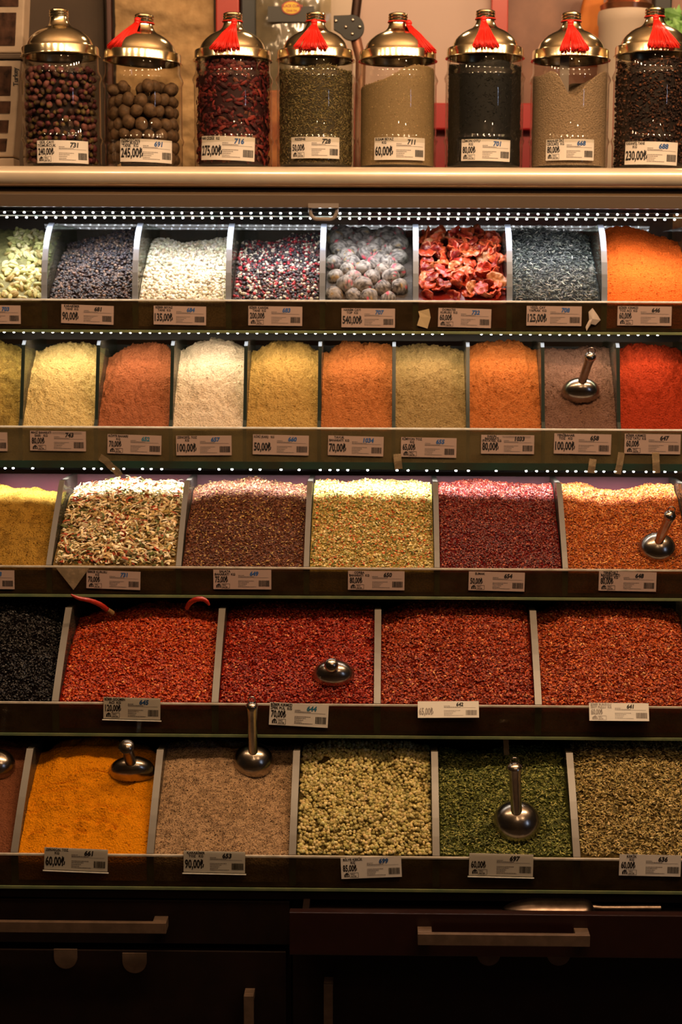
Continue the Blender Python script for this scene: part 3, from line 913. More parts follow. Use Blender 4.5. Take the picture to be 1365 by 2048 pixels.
# dried tomatoes
def tomato_mesh(seed):
    n, m = 15, 11
    V = []; 
    for side in (0, 1):
        for j in range(m):
            for i in range(n):
                u = (i / (n - 1)) * 2 - 1; v = (j / (m - 1)) * 2 - 1
                # disc mapping
                x = u * math.sqrt(1 - v * v / 2); y = v * math.sqrt(1 - u * u / 2)
                V.append((x, y, side))
    V = np.array(V, float)
    x, y = V[:, 0].copy(), V[:, 1].copy()
    wob = 1 + 0.22 * fnoise(x * 1.7 + seed, y * 1.7, seed, 2)
    cup = 0.35 * (x * x * (0.6 + 0.5 * math.sin(seed)) - y * y * 0.4 * math.cos(seed * 2.1))
    wr = 0.34 * fnoise(x * 3.5 + seed, y * 2.5 - seed, seed + 2, 3)
    rim = np.clip(1 - (x * x + y * y), 0, 1)
    th = 0.16 * np.sqrt(rim + 0.02)
    z = cup + wr + np.where(V[:, 2] == 0, -th, th)
    P = np.stack([x * wob, y * 0.72 * wob, z], -1)
    g = n * m
    q = []
    for side in (0, 1):
        for j in range(m - 1):
            for i in range(n - 1):
                a = side * g + j * n + i
                q.append((a, a + 1, a + n + 1, a + n) if side else (a, a + n, a + n + 1, a + 1))
    bd = [i for i in range(n)] + [j * n + n - 1 for j in range(1, m)] + [(m - 1) * n + i for i in range(n - 2, -1, -1)] + [j * n for j in range(m - 2, 0, -1)]
    for k in range(len(bd)):
        a, b = bd[k], bd[(k + 1) % len(bd)]
        q.append((a, b, b + g, a + g))
    r = np.clip((x * x + y * y), 0, 1)[:, None]
    e = np.clip(r * 1.6 - 0.8, 0, 1) * 0.7
    base = [srgb(150, 34, 24), srgb(176, 54, 28), srgb(116, 22, 20), srgb(190, 76, 36), srgb(178, 120, 78)][int(seed) % 5]
    c = np.array(base) * (1 - e) + np.array(srgb(196, 82, 38)) * e
    k = np.clip((fnoise(x * 4 + seed, y * 4, seed + 7, 2) - 0.25) * 5, 0, 1)[:, None] * 0.5
    c = c * (1 - k) + np.array(srgb(205, 140, 90)) * k
    return mesh_np('dried_tomato', P * 0.0195, np.array(q), M['leather'], smooth=True, tint=c)


pile('tomato_bed', h15, 'bed of dried tomato coloured dark as shade under the tomato halves', G0, srgb(110, 22, 14), m='leather', step=0.004, cat='dried fruit')  # dark tint paints the shade between the halves
tms = [tomato_mesh(k * 1.0 + 0.3) for k in range(14)]
cnt = 0
for w in np.arange(0.012, 0.235, 0.0125):
    for x in np.arange(h15.xl + 0.014, h15.xr - 0.012, 0.0265):
        xx = x + random.uniform(-0.007, 0.007) ; ww = w + random.uniform(-0.004, 0.004)
        xx = min(max(xx, h15.xl + 0.015), h15.xr - 0.015)
        z = float(h15.z(np.array([xx]), np.array([ww]))[0]) + 0.008 + random.uniform(-0.004, 0.009) + (0.016 if ww > 0.1 else 0.016 * ww / 0.1)
        o = link('dried_tomato', tms[cnt % 14], None, (xx, h15.Y0 + max(ww, 0.022), z))
        nrm = h15.normal(np.array([xx]), np.array([ww]), 0.01)[0]
        q = Vector(nrm).to_track_quat('Z', 'Y') @ Quaternion((0, 0, 1), random.uniform(0, 6.28)) @ Quaternion((1, 0, 0), random.gauss(0, 0.75)) @ Quaternion((0, 1, 0), random.gauss(0, 0.6))
        o.rotation_mode = 'QUATERNION'; o.rotation_quaternion = q
        s_ = random.uniform(0.7, 1.1); o.scale = (s_, s_, s_)
        tag(o, 'shrivelled red dried tomato half in the topmost tray', 'dried tomato', 'dried tomatoes in the topmost tray')
        cnt += 1


# cardamom pods
def pod_mesh(k):
    prof = [(0.0001, -1), (0.22, -0.86), (0.40, -0.6), (0.5, -0.2), (0.5, 0.15), (0.40, 0.5), (0.24, 0.78), (0.08, 0.95), (0.0001, 1.08)]
    T = MB().lathe(prof, 12)
    V = np.array(T.v)
    a = np.arctan2(V[:, 1], V[:, 0]); r = np.hypot(V[:, 0], V[:, 1])
    f = 1 + 0.10 * np.cos(3 * a) + 0.04 * np.cos(12 * a)
    V[:, 0] *= f; V[:, 1] *= f * 0.85
    V[:, 0] += 0.1 * (V[:, 2] ** 2) * (1 if k % 2 else -1)
    c = np.array([srgb(196, 190, 128), srgb(172, 170, 104), srgb(208, 196, 148), srgb(160, 140, 84)][k % 4])
    c = np.tile(c, (len(V), 1)) * (1 + 0.12 * np.cos(6 * a))[:, None]
    return mesh_np('cardamom_pod', V[:, [2, 1, 0]] * 0.0088, np.array(T.f), M['grain'], smooth=True, tint=c)


pods = [pod_mesh(k) for k in range(4)]
for i in range(290):
    x = random.uniform(at(-14, 600, h10.Y0).x, h10.xr - 0.004); w = 0.012 + 0.2 * random.random()
    nrm = h10.normal(np.array([x]), np.array([w]), 0.004)[0]
    z = float(h10.z(np.array([x]), np.array([w]))[0])
    o = link('cardamom_pod', pods[i % 4], None, Vector((x, h10.Y0 + w, z)) + Vector(nrm) * random.uniform(-0.001, 0.005))
    o.rotation_mode = 'QUATERNION'
    o.rotation_quaternion = Vector(nrm).to_track_quat('Z', 'Y') @ Quaternion((0, 0, 1), random.uniform(0, 6.28)) @ Quaternion((0, 1, 0), random.gauss(0, 0.3)) @ Quaternion((1, 0, 0), random.uniform(0, 6.28))
    s_ = random.uniform(0.75, 1.15); o.scale = (s_, s_, s_)
    tag(o, 'pale green cardamom pod at the left end of the topmost tray', 'cardamom pod', 'cardamom pods in the topmost tray')


# ------------------------------------------------------------------ price cards
def text_mesh(txt, size, sx=1.0, bold=0.0, shear=0.0, align='LEFT', res=2):
    cu = bpy.data.curves.new('t', 'FONT')
    cu.body = txt; cu.size = size; cu.offset = bold * size; cu.shear = shear; cu.align_x = align; cu.resolution_u = res
    ob = bpy.data.objects.new('t', cu)
    me = ob.to_mesh()
    V = np.array([v.co[:] for v in me.vertices]) if len(me.vertices) else np.zeros((0, 3))
    F = [tuple(p.vertices) for p in me.polygons]
    ob.to_mesh_clear(); bpy.data.objects.remove(ob); bpy.data.curves.remove(cu)
    if len(V): V[:, 0] *= sx
    return V, F


class Card:
    """flat print gathered per ink, then bent if the card is stuck round a jar"""
    def __init__(s, w, h): s.w = w; s.h = h; s.V = []; s.F = []; s.M = []; s.n = 0

    def put(s, V, F, x, y, mi=0, z=0.00035):
        V = np.array(V, float)
        if not len(V): return
        V = V.copy(); V[:, 0] += x; V[:, 1] += y; V[:, 2] = z
        s.V.append(V); s.F += [tuple(i + s.n for i in f) for f in F]; s.M += [mi] * len(F); s.n += len(V)

    def bar(s, x0, y0, x1, y1, mi=0):
        k = max(1, int((x1 - x0) / 0.008))
        xs = np.linspace(x0, x1, k + 1)
        V = [(x, y0, 0) for x in xs] + [(x, y1, 0) for x in xs]
        s.put(V, [(i, i + 1, k + 2 + i, k + 1 + i) for i in range(k)], 0, 0, mi)

    def text(s, t, x, y, size, sx=1.0, mi=0, bold=0.0, shear=0.0, align='LEFT', fit=None):
        V, F = text_mesh(t, size, sx, bold, shear, 'LEFT')
        if not len(V): return
        wd = V[:, 0].max() - V[:, 0].min()
        if fit and wd > fit: V[:, 0] *= fit / wd; wd = fit
        if align == 'CENTER': x -= wd / 2
        V[:, 0] -= V[:, 0].min()
        s.put(V, F, x, y, mi)


def bendf(V, R):
    V = np.array(V, float)
    if R is None: return V
    a = V[:, 0] / R; rr = R + V[:, 2]
    return np.stack([rr * np.sin(a), V[:, 1], rr * np.cos(a) - R], -1)


def finish(name, V, F, mats, parent, R, midx=None):
    V = bendf(V, R)
    me = bpy.data.meshes.new(name)
    me.from_pydata([tuple(v) for v in V], [], F)
    for m in mats: me.materials.append(m)
    if midx is not None: me.polygons.foreach_set('material_index', np.array(midx, dtype=np.int32))
    me.update()
    return link(name, me, parent)


def price_card(root_name, lines, price, number, logo, pos, quat, width, height=None, blue=True, R=None, parent=None, paper='paper', sleeve=False,
               label=None, glare_wash=False, black=False, topline=False, crumple=0.0, seed=0):
    w = width; h = height or w * 0.36
    n = 24; x = np.linspace(-w / 2, w / 2, n + 1)
    V = []; F = []
    for (yy, zz) in ((-h / 2, 0), (h / 2, 0), (h / 2, -0.0005), (-h / 2, -0.0005)):
        for xx in x: V.append((xx, yy, zz + crumple * 0.001 * math.sin(xx * 60 + seed) * (1 if yy < 0 else 0.4) * 0.3))
    for r0 in range(4):
        r1 = (r0 + 1) % 4
        for i in range(n): F.append((r0 * (n + 1) + i, r0 * (n + 1) + i + 1, r1 * (n + 1) + i + 1, r1 * (n + 1) + i))
    F.append(tuple(r0 * (n + 1) for r0 in range(4))); F.append(tuple(r0 * (n + 1) + n for r0 in (3, 2, 1, 0)))
    root = finish(root_name, V, F, [M[paper]], parent, R)
    root.location = pos; root.rotation_mode = 'QUATERNION'; root.rotation_quaternion = quat
    fx = lambda a: -w / 2 + a * w
    fy = lambda a: -h / 2 + a * h
    c = Card(w, h)
    ik = 0
    # product name
    ys = {0: [], 1: [0.84], 2: [0.86, 0.71], 3: [0.88, 0.76, 0.64]}[len(lines)]
    for tx, yy in zip(lines, ys):
        c.text(tx, fx(0.20), fy(yy), h * 0.165, 0.95, 0, 0.03, align='CENTER', fit=w * 0.36)
    if logo:
        c.text(price, fx(0.03), fy(0.36), h * 0.42, 0.56, 0, 0.035)
        # little house mark with its boxed words
        c.bar(fx(0.05), fy(0.08), fx(0.075), fy(0.19)); c.bar(fx(0.085), fy(0.08), fx(0.105), fy(0.22)); c.bar(fx(0.115), fy(0.08), fx(0.135), fy(0.17))
        c.put([(0, 0, 0), (0.09 * w, 0, 0), (0.045 * w, 0.1 * h, 0)], [(0, 1, 2)], fx(0.048), fy(0.2))
        for a in ((0.14, 0.27, 0.285, 0.285), (0.14, 0.05, 0.285, 0.065), (0.28, 0.05, 0.285, 0.285)): c.bar(fx(a[0]), fy(a[1]), fx(a[2]), fy(a[3]))
        c.text('YERLİ', fx(0.15), fy(0.185), h * 0.085, 0.9, 0, 0.02); c.text('ÜRETİM', fx(0.15), fy(0.085), h * 0.085, 0.9, 0, 0.02)
    elif price:
        c.text(price, fx(0.02), fy(0.2), h * 0.56, 0.56, 0, 0.035)
    # small print: runs of tiny strokes
    rr = random.Random(seed)
    for yy, a, b in ((0.70, 0.43, 0.53), (0.635, 0.43, 0.70), (0.42, 0.43, 0.70), (0.35, 0.43, 0.62), (0.27, 0.43, 0.58), (0.19, 0.43, 0.56), (0.12, 0.43, 0.74)):
        q = a
        while q < b:
            e = min(b, q + rr.uniform(0.012, 0.03)); c.bar(fx(q), fy(yy), fx(e), fy(yy + 0.028), 1); q = e + 0.006
    c.bar(fx(0.43), fy(0.60), fx(0.95), fy(0.612), 1)
    if topline: c.bar(fx(0.4), fy(0.93), fx(0.93), fy(0.945), 1); c.bar(fx(0.4), fy(0.87), fx(0.93), fy(0.885), 1)
    inks = [M['ink_glare'], M['ink_glare']] if glare_wash else [M['ink'], M['ink_grey']]
    if c.n: finish('printed_text', np.concatenate(c.V), c.F, inks, root, R, c.M)
    c = Card(w, h)
    q = 0.785
    while q < 0.965:
        e = q + rr.choice([0.004, 0.006, 0.010]); c.bar(fx(q), fy(0.15), fx(e), fy(0.46)); q = e + rr.choice([0.003, 0.005])
    finish('barcode', np.concatenate(c.V), c.F, [M['ink'] if not glare_wash else M['ink_grey']], root, R)
    c = Card(w, h)
    c.text(number, fx(0.63), fy(0.70), h * 0.30, 0.95, 0, 0.045, shear=0.15)
    finish('handwritten_number', np.concatenate(c.V), c.F, [M['ink' if not blue else ('ink_blue' if blue is True else 'ink_teal')]], root, R)
    if sleeve:
        m = MB().box((-w / 2 - 0.002, -h / 2 - 0.003, 0.0009), (w / 2 + 0.002, h / 2 + 0.0012, 0.0013))
        m.build('plastic_sleeve', M['sleeve'], root)
        MB().box((-w / 2 - 0.002, -h / 2 - 0.003, -0.0006), (w / 2 + 0.002, -h / 2 - 0.0012, 0.0016)).build('sleeve_rim', M['edge_white'], root, bevel=0.0004)
    if label and parent is None: tag(root, label, 'price tag', None)
    return root


UPQ = Matrix.Rotation(rad(90), 3, 'X').to_quaternion()
B, K, T_ = True, False, 'teal'
CARDS = {
    0: [(-10, 629, 103, 0, ['', ''], '45,00₺', '703', 0, B, 'partly cropped price card at the left end under the cardamom'),
        (175, 629, 105, -1.5, ['KARABİBER', 'TANE  KG'], '90,00₺', '681', 0, K, 'price card 90,00₺ under the black peppercorns'),
        (360, 631, 105, -0.5, ['BİBER BEYAZ', 'TANE  KG'], '135,00₺', '684', 0, B, 'price card 135,00₺ under the white peppercorns'),
        (551, 632, 108, -0.3, ['BİBER KARIŞIK', 'TANE  KG'], '200,00₺', '683', 1, B, 'price card 200,00₺ under the mixed peppercorns'),
        (737, 636, 107, 0, ['HAREM ÇAYI', 'TOP  KG'], '540,00₺', '707', 0, B, 'price card 540,00₺ under the tea balls'),
        (930, 636, 106, -1.0, ['DOMATES', 'KURUSU  KG'], '60,00₺', '732', 1, B, 'price card 60,00₺ under the dried tomatoes'),
        (1109, 632, 110, 0, ['YEŞİL ÇAY', 'YAPRAK  KG'], '125,00₺', '708', 0, B, 'price card 125,00₺ under the green tea leaves'),
        (1290, 632, 108, 0, ['BİBER KIRMIZI', 'TOZ ACI  KG'], '60,00₺', '646', 1, K, 'price card 60,00₺ under the orange pepper powder')],
    1: [(-38, 883, 106, 0, ['', ''], '60,00₺', '640', 0, K, 'cropped price card at the left end of the powder tray'),
        (116, 882, 112, -0.3, ['MAGİ BAHARATI', 'SARI   KG'], '80,00₺', '743', 1, K, 'price card 80,00₺ numbered 743 under the pale yellow powder'),
        (269, 889, 108, -1.2, ['KÖFTE BAHARI', 'KG'], '70,00₺', '652', 1, T_, 'price card 70,00₺ numbered 652 under the meatball spice'),
        (408, 891, 111, 0.8, ['ZENCEFİL TOZ', 'KG'], '100,00₺', '657', 0, B, 'price card 100,00₺ numbered 657 under the cream ginger powder'),
        (562, 890, 112, -0.8, ['KÖRİ (KARI)   KG'], '50,00₺', '660', 0, B, 'price card 50,00₺ numbered 660 under the curry powder'),
        (712, 892, 111, -1.0, ['TAVUK', 'BAHARATI  KG'], '70,00₺', '1034', 0, B, 'price card 70,00₺ numbered 1034 under the chicken seasoning'),
        (858, 895, 111, -0.6, ['KİMYON TOZ', 'KG'], '65,00₺', '655', 1, B, 'price card 65,00₺ under the khaki cumin powder'),
        (1016, 889, 106, 0, ['KAJUN', 'BAHARATI', '(PATATES)  KG'], '80,00₺', '1033', 0, K, 'price card 80,00₺ numbered 1033 under the potato seasoning'),
        (1166, 888, 114, -0.6, ['YENİBAHAR', 'TOZ   KG'], '100,00₺', '658', 0, K, 'price card 100,00₺ numbered 658 under the brown allspice'),
        (1306, 888, 112, -0.3, ['BİBER KIRMIZI', 'TOZ TATLI  KG'], '60,00₺', '647', 1, K, 'price card 60,00₺ numbered 647 under the sweet red pepper')],
    2: [(-27, 1159, 112, 0, ['', ''], '50,00₺', '653', 0, B, 'cropped price card at the left end of the middle tray'),
        (227, 1160, 108, -1.5, ['SEBZE KURUSU', 'KG'], '70,00₺', '731', 1, B, 'price card 70,00₺ under the dried vegetable flakes'),
        (485, 1159, 116, 0.3, ['SALATA', 'BAHARATI  KG'], '75,00₺', '649', 1, B, 'price card 75,00₺ under the dark salad seasoning'),
        (753, 1161, 113, 0, ['ÇORBA', 'BAHARATI  KG'], '80,00₺', '650', 1, K, 'price card 80,00₺ numbered 650 under the soup seasoning'),
        (994, 1163, 112, -0.8, ['SUMAK'], '50,00₺', '654', 1, K, 'price card 50,00₺ numbered 654 under the wine red sumac'),
        (1256, 1163, 115, -0.5, ['TERBİYELİ', 'BAHARAT(ET)', 'BARBÜ  KG'], '80,00₺', '648', 1, K, 'price card 80,00₺ numbered 648 under the grill seasoning')],
    3: [(264, 1417, 114, -0.8, ['BİBER GÖÇMEN', 'ACI  KG'], '120,00₺', '645', 1, B, 'price card 120,00₺ clipped over the fourth tray edge'),
        (598, 1430, 118, -2.6, ['BİBER KIRMIZI', 'İPEK PUL  KG'], '70,00₺', '644', 1, T_, 'tilted price card 70,00₺ under the silk pepper flakes'),
        (897, 1417, 122, 1.0, [], '65,00₺', '642', 0, K, 'glare-washed faded white price card numbered 642'),
        (1238, 1422, 119, 0.3, ['BİBER BURGULU', 'İSOT PULLU  KG'], '60,00₺', '641', 1, K, 'faded white price card numbered 641 on the fourth tray')],
    4: [(152, 1719, 127, -1.6, ['ZERDEÇAL TOZ', 'KG'], '60,00₺', '661', 0, K, 'creased price card 60,00₺ under the turmeric'),
        (429, 1724, 123, -0.4, ['KARABİBER', 'TOZ   KG'], '90,00₺', '653', 0, K, 'price card 90,00₺ under the ground black pepper'),
        (743, 1735, 121, 3.0, ['BİLYE KEKİK', 'KG'], '85,00₺', '699', 1, B, 'tilted price card 85,00₺ under the round herb buds'),
        (1003, 1730, 128, -0.6, [], '60,00₺', '697', 1, K, 'price card 60,00₺ numbered 697 under the crushed green herb'),
        (1301, 1731, 123, -0.4, ['KEKİK', 'KG'], '60,00₺', '636', 1, K, 'price card 60,00₺ numbered 636 under the tan thyme')]}
for ti, cs in CARDS.items():
    Yc = TIER_Y[ti] - 0.0036
    for i, (px, py, wp, rot, lines, price, num, logo, blue, lab) in enumerate(cs):
        p = at(px, py, Yc)
        w = wp * (p - EYE).dot(CR @ Vector((0, 0, -1))) / FPX
        lines = [l for l in lines if l]
        fd = ti == 3 and i >= 2
        pap = 'paper_gloss' if (ti == 4 and i in (0, 1, 3)) or fd else ('paper' if ti in (3, 4) else 'paper_pink')
        q = UPQ @ Quaternion((0, 0, 1), rad(rot - 0.3)) @ Quaternion((1, 0, 0), rad(-22 if fd else -1.5))
        if fd: p = p - Vector((0, 0.006, 0))
        asp = 0.355 if ti < 2 else (0.34 if ti == 2 else 0.355)
        if ti == 3: asp = [0.38, 0.39, 0.27, 0.30][i]
        price_card('price_card', lines, price, num, logo, p, q, w, w * asp, blue, paper=pap, sleeve=(ti == 4 and i in (0, 1, 3)) or (ti == 3 and i == 0), label=lab, glare_wash=fd,
                   topline=(ti == 1 and i in (1, 7)), crumple=0.6 if ti >= 3 else 0.0, seed=ti * 10 + i)


# ------------------------------------------------------------------ scoops
def scoop(p, hp, label, R=0.031, L=0.095, hr=0.0075, ring=True, toward=None, ymul=0.95, ring_tilt=0.0, face=0.7, wide=0.0):
    """p = centre of the domed back; hp = end of the handle"""
    p = Vector(p); hp = Vector(hp)
    t = empty('metal_scoop', p)
    tag(t, label, 'scoop', 'metal scoops stuck in the spices')
    ax = (hp - p).normalized()
    # the round back of the bowl looks out of the heap; the blade runs down into the spice
    tc = (EYE - p).normalized()
    bx = (tc * face + Vector((0, 0, 1)) * 0.42 + ax * 0.35).normalized()
    q = bx.to_track_quat('Z', 'Y')
    n = 36
    hgt = R * 0.86
    rings = [(R * math.sin(a), hgt * math.cos(a)) for a in np.linspace(0.02, math.pi / 2, 12)]
    rings += [(R * 1.0, -0.006), (R * 0.985, -0.014), (R * 0.96, -0.024)]
    inner = [(r * 0.95, z - 0.0012) for r, z in rings[::-1]]
    inner[-1] = (0.0001, inner[-1][1])
    rings[0] = (0.0001, rings[0][1])
    mb = MB().lathe(rings + inner, n)
    vv = []
    for v in mb.v:
        x, y, z = v
        vv.append((x * (1.04 + wide * max(0.0, -y / R)), y * ymul, z))
    mb.v = vv
    o = mb.build('bowl', M['steel'], t, smooth='all')
    o.rotation_mode = 'QUATERNION'; o.rotation_quaternion = q
    root = bx * hgt * 0.55 + Vector((0, 0, 1)) * R * 0.12
    Lh = (hp - p - root).length
    qa = (hp - p - root).normalized().to_track_quat('Z', 'Y')
    ax2 = (hp - p - root).normalized()
    hb = MB().lathe([(0.0001, -0.004), (hr * 0.98, -0.004), (hr * 0.92, 0.006), (hr * 0.95, Lh * 0.8), (hr * 1.12, Lh - 0.006), (hr * 1.22, Lh),
                     (hr * 1.05, Lh + 0.003), (hr * 0.6, Lh + 0.006), (0.0001, Lh + 0.0072)], 24)
    o = hb.build('handle', M['steel'], t, smooth=True)
    o.location = root
    o.rotation_mode = 'QUATERNION'; o.rotation_quaternion = qa
    if ring:
        pts = [(0.0062 * math.cos(a), 0, 0.0062 * math.sin(a)) for a in np.linspace(0, 2 * math.pi, 18)[:-1]]
        o = MB().tube(pts, 0.0011, 6, closed=True).build('hanging_ring', M['steel'], t, smooth='all')
        o.location = root + ax2 * (Lh + 0.0075) + Vector((0, 0, 0.0035)); o.rotation_euler = (rad(20), 0, ring_tilt)
    return t


def scoop_px(heap, cpx, hpx, lab, R, L=0.1, lift=0.008, **k):
    c = heap.hit(*cpx)
    d = ray(*cpx)
    c = c - d * lift
    # handle end on its pixel ray, at distance L from the dome, on the near side
    d2 = ray(*hpx)
    b = 2 * d2.dot(EYE - c); cc = (EYE - c).length_squared - L * L
    disc = b * b - 4 * cc
    t = (-b - math.sqrt(disc)) / 2 if disc > 0 else -b / 2
    return scoop(c, EYE + d2 * t, lab, R, L, **k)


scoop_px(H2[8], (1162, 783), (1182, 712), 'small steel scoop standing in the brown allspice powder', 0.0335, 0.092, hr=0.0085, ymul=0.72, lift=0.004, wide=0.1)
scoop_px(h35, (1315, 1098), (1341, 1030), 'steel scoop at the right frame edge in the grill seasoning', 0.0315, 0.092, hr=0.0085, lift=0.004, face=1.9)
scoop_px(h42, (668, 1350), (663, 1330), 'short looking scoop pointing at the viewer from the crimson flakes', 0.034, 0.075, hr=0.0095, ring=False, ymul=0.75, lift=0.003, wide=0.1)
scoop_px(h51, (264, 1542), (253, 1493), 'dark scoop in the golden turmeric by the divider', 0.037, 0.085, hr=0.0105, ring=False, ymul=0.62, lift=0.004, wide=0.08)
scoop_px(h52, (507, 1523), (504, 1412), 'long-handled scoop resting on the ground black pepper', 0.0325, 0.112, hr=0.0085, lift=0.006, face=1.9)
scoop_px(h54, (1034, 1645), (1030, 1534), 'largest scoop, upright in the crushed green herb', 0.038, 0.115, hr=0.0098, lift=0.006, face=1.9)
scoop_px(h50, (-6, 1530), (-26, 1462), 'scoop cut by the left frame edge in the brown powder', 0.029, 0.09, hr=0.0085, ring=False, lift=0.006)

# ------------------------------------------------------------------ two whole chillies
M['chilli'] = mat('chilli', (0.30, 0.012, 0.010), rough=0.18, spec=0.6, noise=(60, (0.42, 0.03, 0.012), 0.15), coat=0.4)
M['stem'] = mat('stem', (0.20, 0.11, 0.035), rough=0.7)


def chilli(pts, rr, lab, stem=False):
    P = [at(*q) for q in pts]
    k = 5; fine = []; rf = []
    for i in range(len(P) - 1):
        p0 = P[max(0, i - 1)]; p1 = P[i]; p2 = P[i + 1]; p3 = P[min(len(P) - 1, i + 2)]
        for j in range(k):
            t = j / k
            fine.append(0.5 * ((2 * p1) + (p2 - p0) * t + (2 * p0 - 5 * p1 + 4 * p2 - p3) * t * t + (3 * p1 - p0 - 3 * p2 + p3) * t ** 3))
            rf.append((rr[i] + (rr[i + 1] - rr[i]) * t) * (1 + 0.06 * math.sin(i * 5 + j * 2.3)))
    fine.append(P[-1]); rf.append(rr[-1])
    t = empty('dried_chilli', fine[0])
    tag(t, lab, 'chilli')
    off = fine[0]
    fine = [p - off for p in fine]
    cut = int(len(fine) * 0.78) if stem else len(fine)
    MB().tube(fine[:cut + 1] if stem else fine, rf[:cut + 1] if stem else rf, 10).build('fruit', M['chilli'], t, smooth='all')
    if stem: MB().tube(fine[cut:], rf[cut:], 8).build('stem', M['stem'], t, smooth='all')


chilli([(142, 1189, 2.66), (156, 1196, 2.66), (180, 1201, 2.67), (200, 1209, 2.68), (214, 1219, 2.69), (224, 1227, 2.70)], [0.0015, 0.0032, 0.004, 0.0045, 0.0045, 0.006],
       'long straight red chilli lying over the back of the hot flakes', stem=True)
chilli([(374, 1216, 2.70), (380, 1206, 2.69), (392, 1199, 2.68), (405, 1198, 2.68), (414, 1203, 2.68), (419, 1211, 2.68)], [0.004, 0.0045, 0.0045, 0.0042, 0.0036, 0.0016],
       'short red chilli curved like a hook behind the hot flakes')

# ------------------------------------------------------------------ jars on the canopy
YJ = 3.055
ZS = z333
PXM = (at(682, 200, YJ) - EYE).dot(CR @ Vector((0, 0, -1))) / FPX   # metres per pixel at the jars
M['lid_gap'] = M['brass']


def tassel(parent, base, kx, kz, x0, x1, zb_, ky, by, seed):
    """knot at (kx,kz), skirt spreading to x0..x1 at zb_ ; local to the jar"""
    rr = random.Random(seed)
    mb = MB()
    n = 170
    for i in range(n):
        f = rr.random(); d = rr.uniform(-1, 1)
        ex = x0 + (x1 - x0) * f
        bow = 1 - (2 * f - 1) ** 2
        ey = by - 0.007 * bow * (0.4 + 0.6 * abs(d)) + rr.uniform(-0.002, 0.002)
        ez = zb_ + rr.uniform(-0.0025, 0.004)
        mx = kx + (ex - kx) * 0.45; mz = kz + (ez - kz) * 0.45; my = ky + (ey - ky) * 0.45 - 0.006
        p0 = Vector((kx + (f - 0.5) * 0.008, ky - 0.001 + rr.uniform(-0.002, 0.002), kz - 0.004))
        mb.tube([p0, (mx + rr.uniform(-.001, .001), my, mz), (mx + (ex - mx) * .6 + rr.uniform(-.001, .001), my + (ey - my) * 0.6 - 0.001, mz + (ez - mz) * 0.6), (ex, ey, ez)], 0.00075, 4)
    t = mb.build('tassel', M['tassel'], parent, smooth='all')
    k = MB().ball((kx, ky, kz), 0.0062, 12, 8, (1, 1, 0.95)).tube([(kx, ky, kz - 0.002), (kx, ky - 0.001, kz - 0.008)], 0.0055, 10)
    k.build('tassel_knot', M['tassel'], t, smooth='all')
    pts = [(0.0185 * math.cos(a) + base[0], 0.0185 * math.sin(a) + base[1], base[2]) for a in np.linspace(0, 2 * math.pi, 25)[:-1]]
    MB().tube(pts, 0.0011, 6, closed=True).build('tassel_cord', M['tassel'], t, smooth='all')


JR = 0.0725
JARS = [  # centre px, flange px y, flange tilt, card (px, py, wpx, rot, lines, price, number, logo, blue), tassel
    (125, 112, 1.0, (126, 303, 102, 0.0, ['GÜL ÇAYI', 'TOMURCUK'], '240,00₺', '731', 1, K), None, 'glass jar of dried rosebuds, brass lid without tassel in front'),
    (288, 122, -3.0, (294, 301, 104, -1.2, ['HİNDİSTAN', 'CEVİZİ MUSKAT', 'TANE   KG'], '245,00₺', '691', 0, B), (271, 41, 212, 268, 99, 1), 'glass jar of whole nutmegs with a crooked brass lid'),
    (467, 119, -0.3, (453, 296, 109, -2.0, ['NAR ÇİÇEĞİ   KG'], '275,00₺', '716', 0, B), (468, 43, 418, 482, 98, 0), 'glass jar of dark red dried flowers, price 275,00₺'),
    (632, 119, 0, (631, 295, 97, 0.0, ['REZENE'], '50,00₺', '728', 1, K), (629, 44, 586, 658, 97, 0), 'glass jar packed with fennel seed, price 50,00₺'),
    (795, 120, 0, (801, 297, 102, -0.3, ['SUSAM BEYAZ', 'KG'], '60,00₺', '711', 0, K), (818, 46, 828, 875, 104, 1), 'glass jar of sesame seed with its tassel swung right'),
    (968, 114, 0, (973, 300, 98, -1.0, ['LİMON OTU', 'KG'], '80,00₺', '701', 1, B), (968, 38, 945, 1000, 93, 0), 'glass jar of near black tea herb, price 80,00₺'),
    (1138, 119, 0, (1141, 299, 96, -0.2, ['MAHLEP İRİ', 'ÇEKİLMİŞ  KG'], '80,00₺', '668', 1, B), (1142, 45, 1120, 1180, 100, 0), 'glass jar of beige powder with a scoop handle inside'),
    (1303, 110, 0, (1303, 306, 104, -1.5, ['KARANFİL TANE', 'KG'], '230,00₺', '688', 0, B), (1313, 35, 1295, 1362, 94, 0), 'glass jar of dark brown cloves at the right end')]
BODY_TOP = 0
